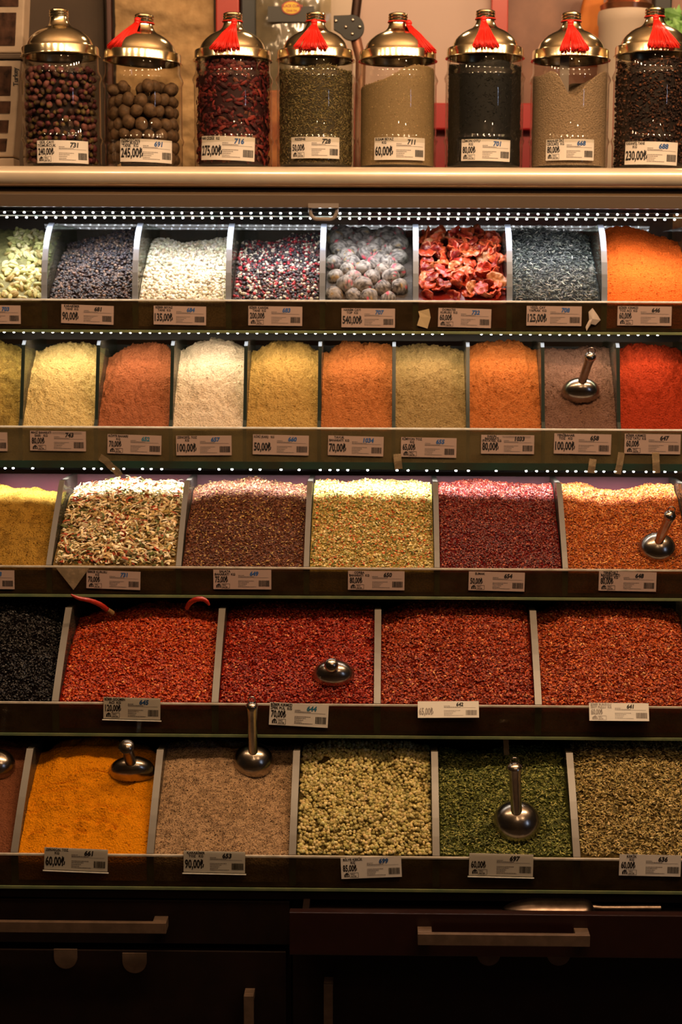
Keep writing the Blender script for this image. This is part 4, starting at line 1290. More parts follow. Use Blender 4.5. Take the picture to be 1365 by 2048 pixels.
for ji, (px, fy_, tilt, card, tas, lab) in enumerate(JARS):
    X = at(px, 300, YJ).x
    zl = at(px, fy_ + 4, YJ).z - ZS   # flange height over the shelf (mid plane)
    t = empty('storage_jar', (X, YJ, ZS))
    tag(t, lab, 'jar', 'brass lidded jars along the canopy')
    r = JR
    zr1 = zl * 0.275; zr2 = zl * 0.825
    outer = [(0.0001, 0.0012), (r * 0.86, 0.0012), (r * 0.95, 0.004), (r * 0.995, 0.011), (r, 0.018), (r, zr1 - 0.008), (r * 1.018, zr1 - 0.005), (r * 1.04, zr1), (r * 1.018, zr1 + 0.005), (r, zr1 + 0.008),
             (r, zr2 - 0.008), (r * 1.018, zr2 - 0.005), (r * 1.04, zr2), (r * 1.018, zr2 + 0.005), (r * 0.99, zr2 + 0.009), (r * 0.965, zr2 + 0.014), (r * 0.96, zl + 0.006)]
    MB().lathe(outer, 72).build('glass_body', M['jar_glass'], t, smooth='all')
    base = [(0.0001, 0.0045), (r * 0.8, 0.0045), (r * 0.93, 0.0095)]
    MB().lathe(base, 48).build('thick_base', M['jar_glass'], t, smooth='all')
    # brass lid
    k = PXM
    lp = [(r * 0.955, 0.001), (79 * k, 0.0), (79.4 * k, 1.0 * k), (78.6 * k, 2 * k), (77 * k, 2.6 * k), (76.5 * k, 4 * k), (76.2 * k, 17 * k), (75 * k, 19.5 * k), (72 * k, 20.6 * k), (67 * k, 21 * k), (65.5 * k, 23 * k), (64.5 * k, 27 * k), (61.5 * k, 34 * k),
          (56 * k, 41 * k), (48 * k, 48 * k), (39 * k, 53.5 * k), (30 * k, 57.5 * k), (25 * k, 60.5 * k), (21.5 * k, 64 * k), (19.5 * k, 68 * k), (18 * k, 73 * k), (17.6 * k, 78 * k),
          (19.3 * k, 79.2 * k), (19.3 * k, 81.6 * k), (17.8 * k, 83 * k), (19.3 * k, 84.4 * k), (19.3 * k, 86.8 * k), (17.8 * k, 88.2 * k), (19.2 * k, 89.6 * k), (18.6 * k, 92 * k), (15.5 * k, 93.6 * k), (8 * k, 94.5 * k), (0.0001, 95 * k)]
    lid = MB().lathe(lp, 72).build('lid', M['brass'], t, smooth=True)
    lid.location = (0, 0, zl); lid.rotation_euler = (0, rad(-tilt), 0)
    if tas:
        kx, ky, bx0, bx1, bz, side = tas
        Yf = YJ - 0.021; Yb = YJ - 0.072
        if side: Yf = YJ - 0.016; Yb = YJ - 0.045
        L0 = Vector((X, YJ, ZS + zl))
        a = at(kx, ky, Yf) - L0; b0 = at(bx0, bz, Yb) - L0; b1 = at(bx1, bz, Yb) - L0
        tassel(lid, (0, 0, 76.5 * k), a.x, a.z, b0.x, b1.x, b0.z, Yf - YJ, Yb - YJ, ji)
    cx_, cy_, cw, crot, lines, price, num, logo, blue = card
    Rc = r + 0.0007
    zc_ = at(cx_, cy_, YJ - Rc).z - ZS
    xo = at(cx_, cy_, YJ - Rc * 0.97).x - X
    ang = math.asin(max(-0.9, min(0.9, xo / Rc)))
    chord = cw * PXM * 0.975
    wid = 2 * Rc * math.asin(min(0.98, chord / 2 / Rc))
    qv = Quaternion((0, 0, 1), ang) @ UPQ
    pos = Vector((Rc * math.sin(ang), -Rc * math.cos(ang), zc_))
    price_card('price_label', lines, price, num, logo, pos, qv @ Quaternion((0, 0, 1), rad(crot)), wid, chord * 0.435, blue, R=Rc, parent=t, paper='paper', seed=70 + ji)


# contents of the jars
def jar_fill(ji, name, label, color, grains, top, m='grain', cat='spice', seed=0, r=0.0685):
    px, fy_ = JARS[ji][0], JARS[ji][1]
    X = at(px, 300, YJ).x
    zl = at(px, fy_ + 4, YJ).z - ZS
    nA = 96; nz = 60
    A = np.linspace(0, 2 * np.pi, nA, endpoint=False)
    ztop = top(r * np.cos(A), r * np.sin(A), zl)
    fz = np.linspace(0, 1, nz)
    rg = r
    r = r - (0.3 * max(g_[1] for g_ in grains) if m != 'powder' and grains[0][1] > 0.004 else 0.0003)
    V = []
    for f in fz:
        V.append(np.stack([r * np.cos(A), r * np.sin(A), 0.0095 + (ztop - 0.0095) * f], -1))
    nr = 16
    for q in np.linspace(1, 0.0, nr)[1:]:
        x = r * q * np.cos(A); y = r * q * np.sin(A)
        V.append(np.stack([x, y, top(x, y, zl)], -1))
    V = np.concatenate(V)
    i = np.arange(nz + nr - 2)[:, None] * nA + np.arange(nA)[None]
    j = np.arange(nz + nr - 2)[:, None] * nA + (np.arange(nA)[None] + 1) % nA
    F = np.stack([i.ravel(), j.ravel(), j.ravel() + nA, i.ravel() + nA], -1)
    col = np.tile(np.array(color), (len(V), 1))
    Vs = [V]; C = [col]; quads = [F]; tris = []; n0 = len(V); smq = [np.ones(len(F), bool)]; smt = []
    for kind, size, cnt, pal in grains:
        T = tmpl(kind)
        a = rng.uniform(-np.pi, 0, cnt) * 1.1 + 0.15; 
        zt_ = top(r * np.cos(a), r * np.sin(a), zl)
        z = 0.0095 + size * 0.4 + (zt_ - 0.0095) * rng.random(cnt)
        rr_ = rg - size * 0.2 + rng.uniform(-0.3, 0.12, cnt) * size
        ok = np.ones(cnt, bool)
        # a share of the grains lies on the top surface
        tp = rng.random(cnt) < 0.18
        rr_ = np.where(tp, r * np.sqrt(rng.random(cnt)) * 0.95, rr_)
        z = np.where(tp, top(rr_ * np.cos(a), rr_ * np.sin(a), zl) + 0.2 * size, z)
        P = np.stack([rr_ * np.cos(a), rr_ * np.sin(a), z], -1)
        nrm = np.where(tp[:, None], np.array([[0, 0, 1.0]]), np.stack([np.cos(a), np.sin(a), 0 * a], -1))
        ball = kind in ('ball', 'pellet')
        R_ = rot_mats(cnt) if ball else rot_mats(cnt, nrm, 0.35)
        if not ball:
            tt = rng.normal(size=(cnt, 3)) * np.array([1, 1, 0.6]); x_ = tt - nrm * np.sum(tt * nrm, 1)[:, None]; x_ /= np.linalg.norm(x_, axis=1)[:, None]
            R_ = np.stack([x_, np.cross(nrm, x_), nrm], -1)
        s1 = rng.uniform(0.7, 1.2, cnt) * size * 0.5
        v, f, c = instance(T, P, R_, s1, pick_cols(cnt, pal))
        f = f + n0; n0 += len(v); Vs.append(v); C.append(c)
        if f.shape[1] == 3: tris.append(f); smt.append(np.full(len(f), ball))
        else: quads.append(f); smq.append(np.zeros(len(f), bool))
    FF = [np.concatenate(quads)] + ([np.concatenate(tris)] if tris else [])
    me = mesh_np(name, np.concatenate(Vs), FF, M[m], smooth=np.concatenate(smq + smt), tint=np.concatenate(C))
    o = link(name, me, None, (X, YJ, ZS))
    tag(o, label, cat, 'spices filling the brass lidded jars', 'stuff')
    return X, zl


flat = lambda f: (lambda x, y, zl: zl * f + 0.003 * np.sin(x * 60) + 0.002 * np.cos(y * 90))
FL = [(srgb(95, 22, 26), 5), (srgb(60, 14, 20), 4), (srgb(130, 45, 40), 2), (srgb(110, 60, 45), 1)]
jar_fill(2, 'dried_pomegranate_flowers', 'dark red crumpled dried flowers filling the third jar from the left', srgb(45, 12, 16), [('ribbon', 0.016, 650, FL), ('flake', 0.011, 500, FL)], flat(0.96))
FE = [(srgb(122, 108, 68), 5), (srgb(96, 86, 52), 4), (srgb(150, 134, 90), 2)]
jar_fill(3, 'fennel_seeds', 'greenish tan fennel seeds filling the jar', srgb(62, 54, 34), [('needle', 0.0075, 7500, FE)], flat(0.9))
ses = lambda x, y, zl: zl * (0.80 + 0.085 * np.tanh(x / 0.03)) + 0.006 + 0.02 * (y / 0.07) * (-1) * 0.4
jar_fill(4, 'sesame_seeds', 'pale tan sesame seeds heaped up to the right inside their jar', srgb(140, 118, 84), [('flake', 0.0036, 6000, [(srgb(160, 136, 98), 4), (srgb(128, 106, 74), 2)])], ses)
jar_fill(5, 'lemon_herb', 'near black dried lemon herb filling its jar', srgb(9, 10, 10), [('needle', 0.006, 2500, [(srgb(12, 13, 12), 4), (srgb(24, 26, 23), 1)])], flat(0.93))
mah = lambda x, y, zl: zl * 0.87 - 0.048 * np.exp(-(((x - 0.003) / 0.024) ** 2)) * (0.6 + 0.4 * (-y / 0.07)) + 0.004 * np.sin(x * 130)
jar_fill(6, 'mahaleb_powder', 'beige grey ground powder with a hollow, round a scoop handle', srgb(158, 136, 112), [('chip', 0.003, 900, [(srgb(158, 136, 112), 1)])], mah, m='powder')
CL = [(srgb(62, 36, 26), 5), (srgb(38, 22, 18), 5), (srgb(110, 66, 44), 2)]
jar_fill(7, 'cloves', 'dark brown whole cloves filling the jar at the right end', srgb(28, 17, 14), [('needle', 0.011, 1700, CL), ('pellet', 0.005, 1500, CL)], flat(0.93))
# scoop handle standing in the powder of the seventh jar
X6 = at(JARS[6][0], 300, YJ).x
pa = at(1131, 148, YJ - 0.045); pb = at(1129, 195, YJ - 0.05)
hnd = MB().box((-0.0085, -0.002, -0.03), (0.0085, 0.002, 0.062)).build('scoop_handle', M['plastic_dark'], None, bevel=0.0012)
hnd.name = 'spatula'; hnd.location = Vector((pb.x, YJ - 0.045, (pa.z + pb.z) / 2))
tag(hnd, 'dark flat spatula handle standing inside the beige powder jar', 'spatula')


# nutmegs and rosebuds, one by one, against the glass
def nut_col(V, seed):
    c = np.tile(np.array(srgb(100, 76, 54)), (len(V), 1))
    return c * (1 + 0.25 * fnoise(V[:, 0] * 4 + seed, V[:, 2] * 4, seed, 2))[:, None]


nuts = [blob_mesh('nutmeg', 0.0118, 'wrinkle', nut_col, 5 + k * 2.3, 18, 12, 0.06, 2.0, 1.16) for k in range(4)]
X1 = at(JARS[1][0], 300, YJ).x
i = 0
for lay in range(7):
    z = 0.022 + lay * 0.0205
    for ring_r, cnt_ in ((0.0555, 15), (0.033, 8)):
        if ring_r < 0.04 and lay < 6: continue
        for k in range(cnt_):
            a = 2 * math.pi * (k + 0.5 * (lay % 2)) / cnt_ + random.uniform(-0.06, 0.06)
            if lay == 6 and random.random() < 0.25: continue
            if math.sin(a) > 0.35 and lay < 5: continue
            o = link('nutmeg', nuts[i % 4], None, (X1 + ring_r * math.cos(a), YJ + ring_r * math.sin(a), ZS + z + random.uniform(-0.003, 0.003) + (0.004 if lay == 6 else 0)))
            o.rotation_euler = (random.uniform(-1, 1), random.uniform(-1, 1), random.uniform(0, 6.3))
            s_ = random.uniform(0.85, 1.08); o.scale = (s_, s_, s_)
            tag(o, 'brown whole nutmeg inside the second jar from the left', 'nutmeg', 'nutmegs in the jar')
            i += 1
nb = MB().lathe([(0.0001, 0.01), (0.043, 0.01), (0.044, 0.115), (0.03, 0.135), (0.0001, 0.14)], 32).build('nutmeg_core', mat('nut_core', (0.035, 0.02, 0.012), rough=0.9), None, smooth=True)  # plain core, its dark colour painting the shade among the nutmegs
nb.location = (X1, YJ, ZS); tag(nb, 'jar core coloured dark for the shade between the nutmegs', 'spice', kind='stuff')


def bud_mesh(k):
    mb = MB().ball((0, 0, 0), 1, 10, 7, (0.8, 0.8, 1.1))
    V = np.array(mb.v); a = np.arctan2(V[:, 1], V[:, 0])
    f = 1 + 0.16 * np.cos(5 * a + V[:, 2] * 2)
    V[:, 0] *= f; V[:, 1] *= f
    F = list(mb.f); n = len(V)
    c = np.tile(np.array([srgb(104, 50, 58), srgb(80, 36, 42), srgb(124, 76, 72), srgb(66, 44, 36)][k]), (n, 1))
    g = np.clip((-V[:, 2] - 0.3) * 2, 0, 1)[:, None]
    c = c * (1 - g) + np.array(srgb(104, 88, 50)) * g
    return mesh_np('rosebud', V * 0.0068, np.array([f for f in F if len(f) == 4]), M['wrinkle'], smooth=True, tint=c)


buds = [bud_mesh(k) for k in range(4)]
X0 = at(JARS[0][0], 300, YJ).x
i = 0
for lay in range(14):
    z = 0.017 + lay * 0.0125
    for k in range(15):
        a = -math.pi * 1.08 * (k + 0.5 * (lay % 2)) / 15 + 0.1 + random.uniform(-0.05, 0.05)
        rr_ = 0.0615 + random.uniform(-0.004, 0.001)
        o = link('rosebud', buds[random.randrange(4)], None, (X0 + rr_ * math.cos(a), YJ + rr_ * math.sin(a), ZS + z + random.uniform(-0.003, 0.003)))
        o.rotation_euler = (random.uniform(-1.5, 1.5), random.uniform(-1.5, 1.5), random.uniform(0, 6.3))
        s_ = random.uniform(0.75, 1.15); o.scale = (s_, s_, s_)
        tag(o, 'dusty pink dried rosebud inside the leftmost jar', 'rosebud', 'rosebuds in the jar')
        i += 1
nb = MB().lathe([(0.0001, 0.01), (0.0545, 0.01), (0.0545, 0.18), (0.03, 0.186), (0.0001, 0.188)], 32).build('rosebud_core', mat('bud_core', (0.02, 0.010, 0.010), rough=0.9), None, smooth=True)  # plain core, dark to paint the shade behind the buds
nb.location = (X0, YJ, ZS); tag(nb, 'jar core coloured dark for the shade between the rosebuds', 'flowers', kind='stuff')

# ------------------------------------------------------------------ what stands behind the jars
def panel_px(x0, y0, x1, y1, Y, th, name, m, lab, cat, bevel=0.001, parent=None):
    a = at(x0, y0, Y); b = at(x1, y1, Y)
    return tag(MB().box((a.x, Y, b.z), (b.x, Y + th, a.z)).build(name, m, parent, bevel=bevel), lab, cat)


YB = 3.62
tag(MB().box((XL, 3.33, at(682, 352, 3.45).z - 0.02), (XR, 3.585, at(682, 352, 3.45).z)).build('back_shelf', M['dark_wood'], bevel=0.002), 'dark narrow shelf hidden behind the canopy, holding canister and packets', 'shelf')
ZBS = at(682, 352, 3.45).z + 0.0005
M['brown_panel'] = mat('brown_panel', (0.09, 0.058, 0.036), rough=0.7, noise=(10, (0.06, 0.038, 0.024), 0.2), bump=(40, 0.2))
M['burlap'] = mat('burlap', (0.50, 0.33, 0.16), rough=0.95, noise=(45, (0.34, 0.21, 0.095), 0.22), bump=(120, 0.9))
M['red_post'] = mat('red_post', (0.42, 0.035, 0.022), rough=0.35)
M['navy'] = mat('navy', (0.018, 0.022, 0.026), rough=0.4)
M['board'] = mat('board', (0.50, 0.36, 0.31), rough=0.5, noise=(3, (0.42, 0.30, 0.26), 0.3))
M['wood_photo'] = mat('wood_photo', (0.26, 0.12, 0.075), rough=0.5, noise=(9, (0.14, 0.06, 0.04), 0.15))
M['red_counter'] = mat('red_counter', (0.36, 0.016, 0.02), rough=0.35)
M['cream'] = mat('cream', (0.50, 0.40, 0.32), rough=0.5)
M['card_beige'] = mat('card_beige', (0.44, 0.33, 0.24), rough=0.6, noise=(30, (0.36, 0.27, 0.19), 0.2))
M['box_window'] = mat('box_window', (0.03, 0.018, 0.014), rough=0.12, coat=0.5, noise=(60, (0.09, 0.045, 0.03), 0.15))
panel_px(28, -60, 214, 420, YB + 0.04, 0.03, 'wall_panel', M['brown_panel'], 'dull brown panel behind the rosebud jar', 'panel')
panel_px(212, -60, 229, 470, YB - 0.01, 0.03, 'narrow_post', mat('post_dark', (0.085, 0.03, 0.022), rough=0.4), 'narrow dark maroon post at the burlap edge', 'post')
# burlap hanging in ripples
a = at(229, -60, YB); b = at(431, 480, YB)
nx, nz = 70, 110
xs = np.linspace(a.x, b.x, nx); zs = np.linspace(b.z, a.z, nz)
Xg, Zg = np.meshgrid(xs, zs)
d = 0.022 * fnoise(Xg * 9, Zg * 24, 3, 5)
Vf = np.stack([Xg, YB + d, Zg], -1).reshape(-1, 3); Vk = Vf + np.array([0, 0.012, 0])
i_ = (np.arange(nz - 1)[:, None] * nx + np.arange(nx - 1)[None]).ravel()
Ff = np.stack([i_, i_ + 1, i_ + nx + 1, i_ + nx], -1)
o = link('burlap_sheet', mesh_np('burlap_sheet', np.concatenate([Vf, Vk]), np.concatenate([Ff, Ff[:, ::-1] + nx * nz]), M['burlap'], smooth=True))
tag(o, 'tan rough burlap hanging behind the nutmeg jar', 'cloth')
panel_px(431, -60, 481, 480, YB - 0.02, 0.05, 'red_post', M['red_post'], 'red post behind the third jar lid', 'post', 0.003)
panel_px(482, -60, 515, 480, YB - 0.015, 0.05, 'dark_post', M['navy'], 'dark blue grey post beside the red post', 'post', 0.003)
panel_px(640, -60, 716, 480, YB + 0.05, 0.03, 'pale_post', M['cream'], 'pale post behind the black bracket', 'post', 0.003)
panel_px(700, -60, 987, 300, YB + 0.08, 0.03, 'notice_board', M['board'], 'large plain pinkish board behind the sesame jar', 'board')
panel_px(985, -60, 1015, 150, YB + 0.05, 0.04, 'red_bar', M['red_post'], 'upright red bar between board and wooden picture', 'frame', 0.002)
panel_px(1013, -60, 1365, 240, YB + 0.09, 0.02, 'wood_picture', M['wood_photo'], 'brown wood grain picture behind the powder jar', 'picture')
panel_px(715, 205, 1200, 260, YB + 0.03, 0.12, 'red_ledge', M['red_counter'], 'dark red ledge seen between the right-hand jars', 'ledge', 0.004)
panel_px(715, 258, 1200, 500, YB + 0.06, 0.10, 'red_cabinet', mat('red_dark', (0.26, 0.010, 0.014), rough=0.4), 'deep red cabinet front under the ledge', 'cabinet', 0.004)
panel_px(535, 180, 568, 351, 3.45, 0.05, 'amber_packet', mat('amber', (0.42, 0.17, 0.06), rough=0.3, noise=(25, (0.2, 0.05, 0.02), 0.15)), 'amber and red packet between the third and fourth jars', 'packet', 0.004)
panel_px(1195, 240, 1420, 500, YB + 0.06, 0.1, 'back_counter', mat('counter_brown', (0.22, 0.07, 0.035), rough=0.4, noise=(30, (0.4, 0.26, 0.12), 0.12)), 'brown counter front seen right of the powder jar', 'counter', 0.004)
# clear bag with dark header and oval sticker
a = at(512, -60, YB - 0.03); b = at(662, 420, YB - 0.03)
bag = empty('spice_bag', (0.5 * (a.x + b.x), YB - 0.03, b.z))
tag(bag, 'crinkled clear bag with dark band and yellow oval sticker', 'bag')
bo = Vector(bag.location)
nx, nz = 40, 60
xs = np.linspace(a.x, b.x, nx); zs = np.linspace(b.z, a.z, nz)
Xg, Zg = np.meshgrid(xs, zs)
u = (Xg - a.x) / (b.x - a.x) * 2 - 1; v = (Zg - b.z) / (a.z - b.z)
bulge = 0.045 * (1 - u ** 2) * np.clip(1.15 - v, 0, 0.8)
Vf = np.stack([Xg, YB - 0.03 - bulge + 0.006 * fnoise(Xg * 22, Zg * 16, 5, 3), Zg], -1).reshape(-1, 3)
Vk = np.stack([Xg, YB - 0.022 + 0 * Xg, Zg], -1).reshape(-1, 3)
i_ = (np.arange(nz - 1)[:, None] * nx + np.arange(nx - 1)[None]).ravel()
Ff = np.stack([i_, i_ + 1, i_ + nx + 1, i_ + nx], -1)
M['bag_film'] = thin_glass('bag_film', (0.8, 0.78, 0.7), refl=1.6, dust_haze=0.22, dust_haze_col=(0.5, 0.42, 0.28), scale=25, rough=0.12)
link('film', mesh_np('film', np.concatenate([Vf, Vk]) - np.array(bo), np.concatenate([Ff, Ff[:, ::-1] + nx * nz]), M['bag_film'], smooth=True), bag)
a1 = at(536, 13, YB - 0.05); b1 = at(629, 44, YB - 0.05)
hd = local(MB().box((a1.x, YB - 0.052, b1.z), (b1.x, YB - 0.049, a1.z)), bo).build('header_band', mat('band', (0.03, 0.028, 0.024), rough=0.4), bag)
cxy = at(583, 16, YB - 0.053); rx_ = 19.5 * PXM * 1.16; rz_ = 13.5 * PXM * 1.16


def disc(c, rx, rz, y0, y1, n=32):
    return MB().prism_y([(c.x + rx * math.cos(t_), c.z + rz * math.sin(t_)) for t_ in np.linspace(0, 2 * math.pi, n + 1)[:-1]], y0, y1)


st = local(disc(cxy, rx_, rz_, YB - 0.0545, YB - 0.0525), bo).build('oval_sticker', M['red_post'], bag)
local(disc(cxy, rx_ * 0.88, rz_ * 0.85, YB - 0.0555, YB - 0.0545), bo).build('yellow_field', mat('yellow', (0.72, 0.48, 0.03), rough=0.4), st)
for tx, dz, sz in (('BLACK CUMIN', 0.001, 0.0085), ('Çörek Otu', -0.008, 0.0065)):
    V, F = text_mesh(tx, sz, 0.8, 0.03)
    V[:, 0] -= V[:, 0].mean()
    me = bpy.data.meshes.new('sticker_text'); me.from_pydata([(x, 0, y) for x, y, z in V], [], F); me.materials.append(M['red_post'])
    link('sticker_text', me, st, Vector((cxy.x, YB - 0.0558, cxy.z + dz)) - bo)
# black bracket with screws on a metal arm
YK = 3.42
a = at(668, 32, YK); c = at(704, 56, YK); rr_ = 25 * PXM * 1.12
br = empty('pivot_bracket', (c.x, YK, c.z))
tag(br, 'black rounded bracket with five screws on a brown metal arm', 'bracket')
bo = Vector(br.location)
arc = [(c.x + rr_ * math.cos(t_), c.z + rr_ * math.sin(t_)) for t_ in np.linspace(rad(105), rad(-150), 26)]
out = [(a.x, a.z)] + arc + [(a.x, at(668, 60, YK).z)]
local(MB().prism_y(out, YK - 0.006, YK + 0.006), bo).build('plate', mat('bracket_black', (0.012, 0.012, 0.011), rough=0.35), br, bevel=0.001)
sm_ = None
for sx, sy in ((672, 42), (706, 40), (692, 54), (720, 54), (705, 68)):
    p = at(sx, sy, YK - 0.007)
    local(MB().ball(p, 0.0036, 10, 6, (1, 0.5, 1)), bo).build('screw', M['steel'], br, smooth='all')
p0 = at(722, -60, YK + 0.01); p1 = at(708, 60, YK + 0.012); p2 = at(722, 120, YK + 0.012); p3 = at(716, 345, YK + 0.012)
local(MB().tube([p0, p1], 0.010, 12), bo).build('upper_arm', mat('arm_dark', (0.06, 0.03, 0.02), rough=0.3, metal=0.6), br, smooth=True)
local(MB().tube([p1, p2, p3], [0.012, 0.011, 0.010], 12), bo).build('lower_arm', mat('arm_copper', (0.5, 0.3, 0.2), rough=0.3, metal=0.7, noise=(12, (0.3, 0.12, 0.08), 0.1)), br, smooth=True)
# pot with a copper top, orange cloth, leaves
YP = 3.5
c = at(1254, 24, YP)
pot = empty('cream_canister', (c.x, YP, ZBS)); tag(pot, 'cream canister with copper lid behind the last two jars', 'canister')
zt_ = c.z - ZBS; rp = 57 * PXM * 1.14
MB().lathe([(0.0001, 0), (rp * 0.96, 0), (rp * 0.96, zt_ - 0.03), (rp * 1.0, zt_ - 0.025), (rp * 1.0, zt_ - 0.006), (rp * 0.97, zt_), (0.0001, zt_)], 40).build('drum', M['cream'], pot, smooth=True)
MB().lathe([(rp * 0.9, zt_ + 0.0005), (rp * 0.93, zt_ + 0.012), (rp * 0.7, zt_ + 0.022), (rp * 0.72, zt_ + 0.06), (0.0001, zt_ + 0.065)], 40).build('copper_lid', mat('copper', (0.5, 0.2, 0.1), rough=0.25, metal=0.9), pot, smooth=True)
a = at(1150, -40, 3.6); b = at(1206, 130, 3.6)
mb = MB()
mb.prism_y([(b.x, b.z), (b.x, a.z), (a.x + 0.03, a.z), (a.x + 0.012, b.z + 0.09), (a.x, b.z + 0.05), (a.x + 0.03, b.z)], 3.6, 3.64)
tag(mb.build('orange_cloth', mat('orange_cloth', (0.62, 0.2, 0.02), rough=0.7, noise=(18, (0.45, 0.12, 0.015), 0.2)), bevel=0.008, seg=3), 'orange cloth hanging beside the cream canister', 'cloth')
a = at(1312, -60, 3.66); b = at(1344, 60, 3.66)
tag(MB().box((a.x, 3.66, b.z), (b.x, 3.7, a.z)).build('black_strap', M['black'], bevel=0.004), 'black strap hanging behind the last jar', 'strap')
mb = MB()
for i in range(70):
    p = at(random.uniform(1318, 1395), random.uniform(22, 80), 3.58 + random.uniform(-0.03, 0.05))
    d1 = Vector((random.gauss(0, 1), random.gauss(0, 0.5), random.gauss(0, 1))).normalized(); d2 = d1.cross(Vector((0, 1, 0.3))).normalized()
    l = random.uniform(0.014, 0.026)
    n_ = d1.cross(d2) * 0.001
    mb.add([p - d1 * l, p + d2 * l * 0.45 + n_, p + d1 * l, p - d2 * l * 0.45 + n_, p + n_ * 3], [(0, 1, 4), (1, 2, 4), (2, 3, 4), (3, 0, 4), (0, 3, 2, 1)])
tag(mb.build('plant_leaves', mat('leaf_green', (0.10, 0.26, 0.05), rough=0.5, noise=(30, (0.2, 0.42, 0.1), 0.2))), 'bright green leaves behind the clove jar', 'plant', kind='stuff')

# gift boxes on the left
def gift_box(corners, Y, wins, lab, vtext=None):
    P = [at(x, y, Y) for x, y in corners]
    cx = sum((p.x for p in P)) / 4; czz = min(p.z for p in P)
    t = empty('gift_box', (cx, Y, czz)); tag(t, lab, 'box')
    o = Vector(t.location)
    local(MB().prism_y([(p.x, p.z) for p in P][::-1], Y, Y + 0.05), o).build('carton', M['card_beige'], t, bevel=0.003)
    for w in wins:
        Q = [at(x, y, Y) for x, y in w]
        local(MB().prism_y([(p.x, p.z) for p in Q][::-1], Y - 0.0015, Y + 0.001), o).build('window', M['box_window'], t, bevel=0.003)
    if vtext:
        V, F = text_mesh(vtext[0], 0.013, 0.9, 0.03)
        me = bpy.data.meshes.new('printed_word'); me.from_pydata([(-y, 0, x) for x, y, z in V], [], F); me.materials.append(M['ink'])
        link('printed_word', me, t, at(vtext[1], vtext[2], Y - 0.001) - o)


gift_box([(-60, -60), (52, -60), (45, 106), (-60, 106)], 3.12, [[(-40, -40), (38, -40), (37, 14), (-40, 14)], [(-40, 25), (33, 25), (30, 92), (-40, 92)]], 'upper beige gift box with dark windows at the left edge')
gift_box([(-60, 120), (42, 120), (27, 314), (-60, 314)], 3.10, [[(-40, 132), (24, 132), (21, 192), (-40, 192)], [(-40, 202), (22, 202), (20, 228), (-40, 228)],
                                                            [(-40, 240), (18, 240), (16, 267), (-40, 267)], [(-40, 277), (15, 277), (12, 304), (-40, 304)]], 'lower beige gift box with small product windows, standing on the canopy', ('Turkey', 36, 172))
tag(MB().box((at(-60, 330, 3.1).x, 3.1, ZS + 0.0005), (at(28, 330, 3.1).x, 3.15, at(0, 316, 3.1).z)).build('wooden_riser', M['card_beige'], bevel=0.002), 'small beige riser under the lower gift box', 'riser')
tag(MB().box((at(-60, 118, 3.1).x, 3.095, at(0, 118.5, 3.1).z), (at(48, 118, 3.1).x, 3.19, at(0, 107.5, 3.1).z)).build('dark_shelf', M['fascia'], bevel=0.002), 'thin dark shelf between the two gift boxes', 'shelf')

# ------------------------------------------------------------------ cabinet below
YC = TIER_Y[4] + 0.003
zB_ = at(682, 1800, YC).z
tag(MB().box((XL, YC, zB_), (XR, YC + 0.75, zA)).build('cabinet_top', M['dark_wood'], bevel=0.001), 'dark worktop board directly under the lowest glass tray', 'worktop')
xm = at(582, 1850, YC).x


def handle_bar(par, off, x0, x1, y0, y1, Y, vertical=False):
    a = at(x0, y0, Y - 0.026); b = at(x1, y1, Y - 0.026)
    mb = MB().box((a.x, Y - 0.030, b.z), (b.x, Y - 0.021, a.z))
    if vertical:
        mb.box((a.x, Y - 0.021, a.z - 0.012), (b.x, Y, a.z))
    else:
        for xx in (a.x, b.x - 0.022): mb.box((xx, Y - 0.021, b.z + 0.001), (xx + 0.022, Y, a.z))
    return local(mb, off).build('handle', M['handle'], par, bevel=0.0008)


def cabinet(x0, x1, drawerY, dt, db, doort, hb, doors, lab, open_=False):
    t = empty('drawer_cabinet', ((x0 + x1) / 2, YC, 0.0)); tag(t, lab, 'cabinet')
    o = Vector(t.location)
    zt0 = zB_ - 0.001
    mb = MB()
    mb.box((x0, YC + 0.022, 0.0), (x0 + 0.016, YC + 0.7, zt0)).box((x1 - 0.016, YC + 0.022, 0), (x1, YC + 0.7, zt0)).box((x0 + 0.016, YC + 0.68, 0), (x1 - 0.016, YC + 0.7, zt0)).box((x0 + 0.016, YC + 0.022, 0.02), (x1 - 0.016, YC + 0.68, 0.036))
    local(mb, o).build('carcass', M['dark_wood'], t)
    zt_ = at(682, dt, drawerY).z; zb_ = at(682, db, drawerY).z
    d = local(MB().box((x0 + 0.001, drawerY, zb_), (x1 - 0.001, drawerY + 0.018, zt_)), o).build('drawer', M['red_wood'] if open_ else M['dark_wood'], t, bevel=0.0012)
    dm = MB().box((x0 + 0.02, drawerY + 0.018, zb_ + 0.004), (x0 + 0.03, YC + 0.5, zt_ - 0.006)).box((x1 - 0.03, drawerY + 0.018, zb_ + 0.004), (x1 - 0.02, YC + 0.5, zt_ - 0.006))
    dm.box((x0 + 0.03, drawerY + 0.018, zt_ - 0.028), (x1 - 0.03, YC + 0.5, zt_ - 0.022))
    local(dm, o).build('drawer_box', M['dark_wood'], d)
    handle_bar(d, o, *hb, drawerY)
    for (dx0, dx1, dyt, hpx) in doors:
        zt_ = at(682, dyt, YC).z
        dr = local(MB().box((dx0, YC, 0.06), (dx1, YC + 0.018, zt_)), o).build('door', M['dark_wood'], t, bevel=0.0012)
        if hpx: handle_bar(dr, o, hpx[0], hpx[1], hpx[2], hpx[3], YC, True)
    return t, zt_


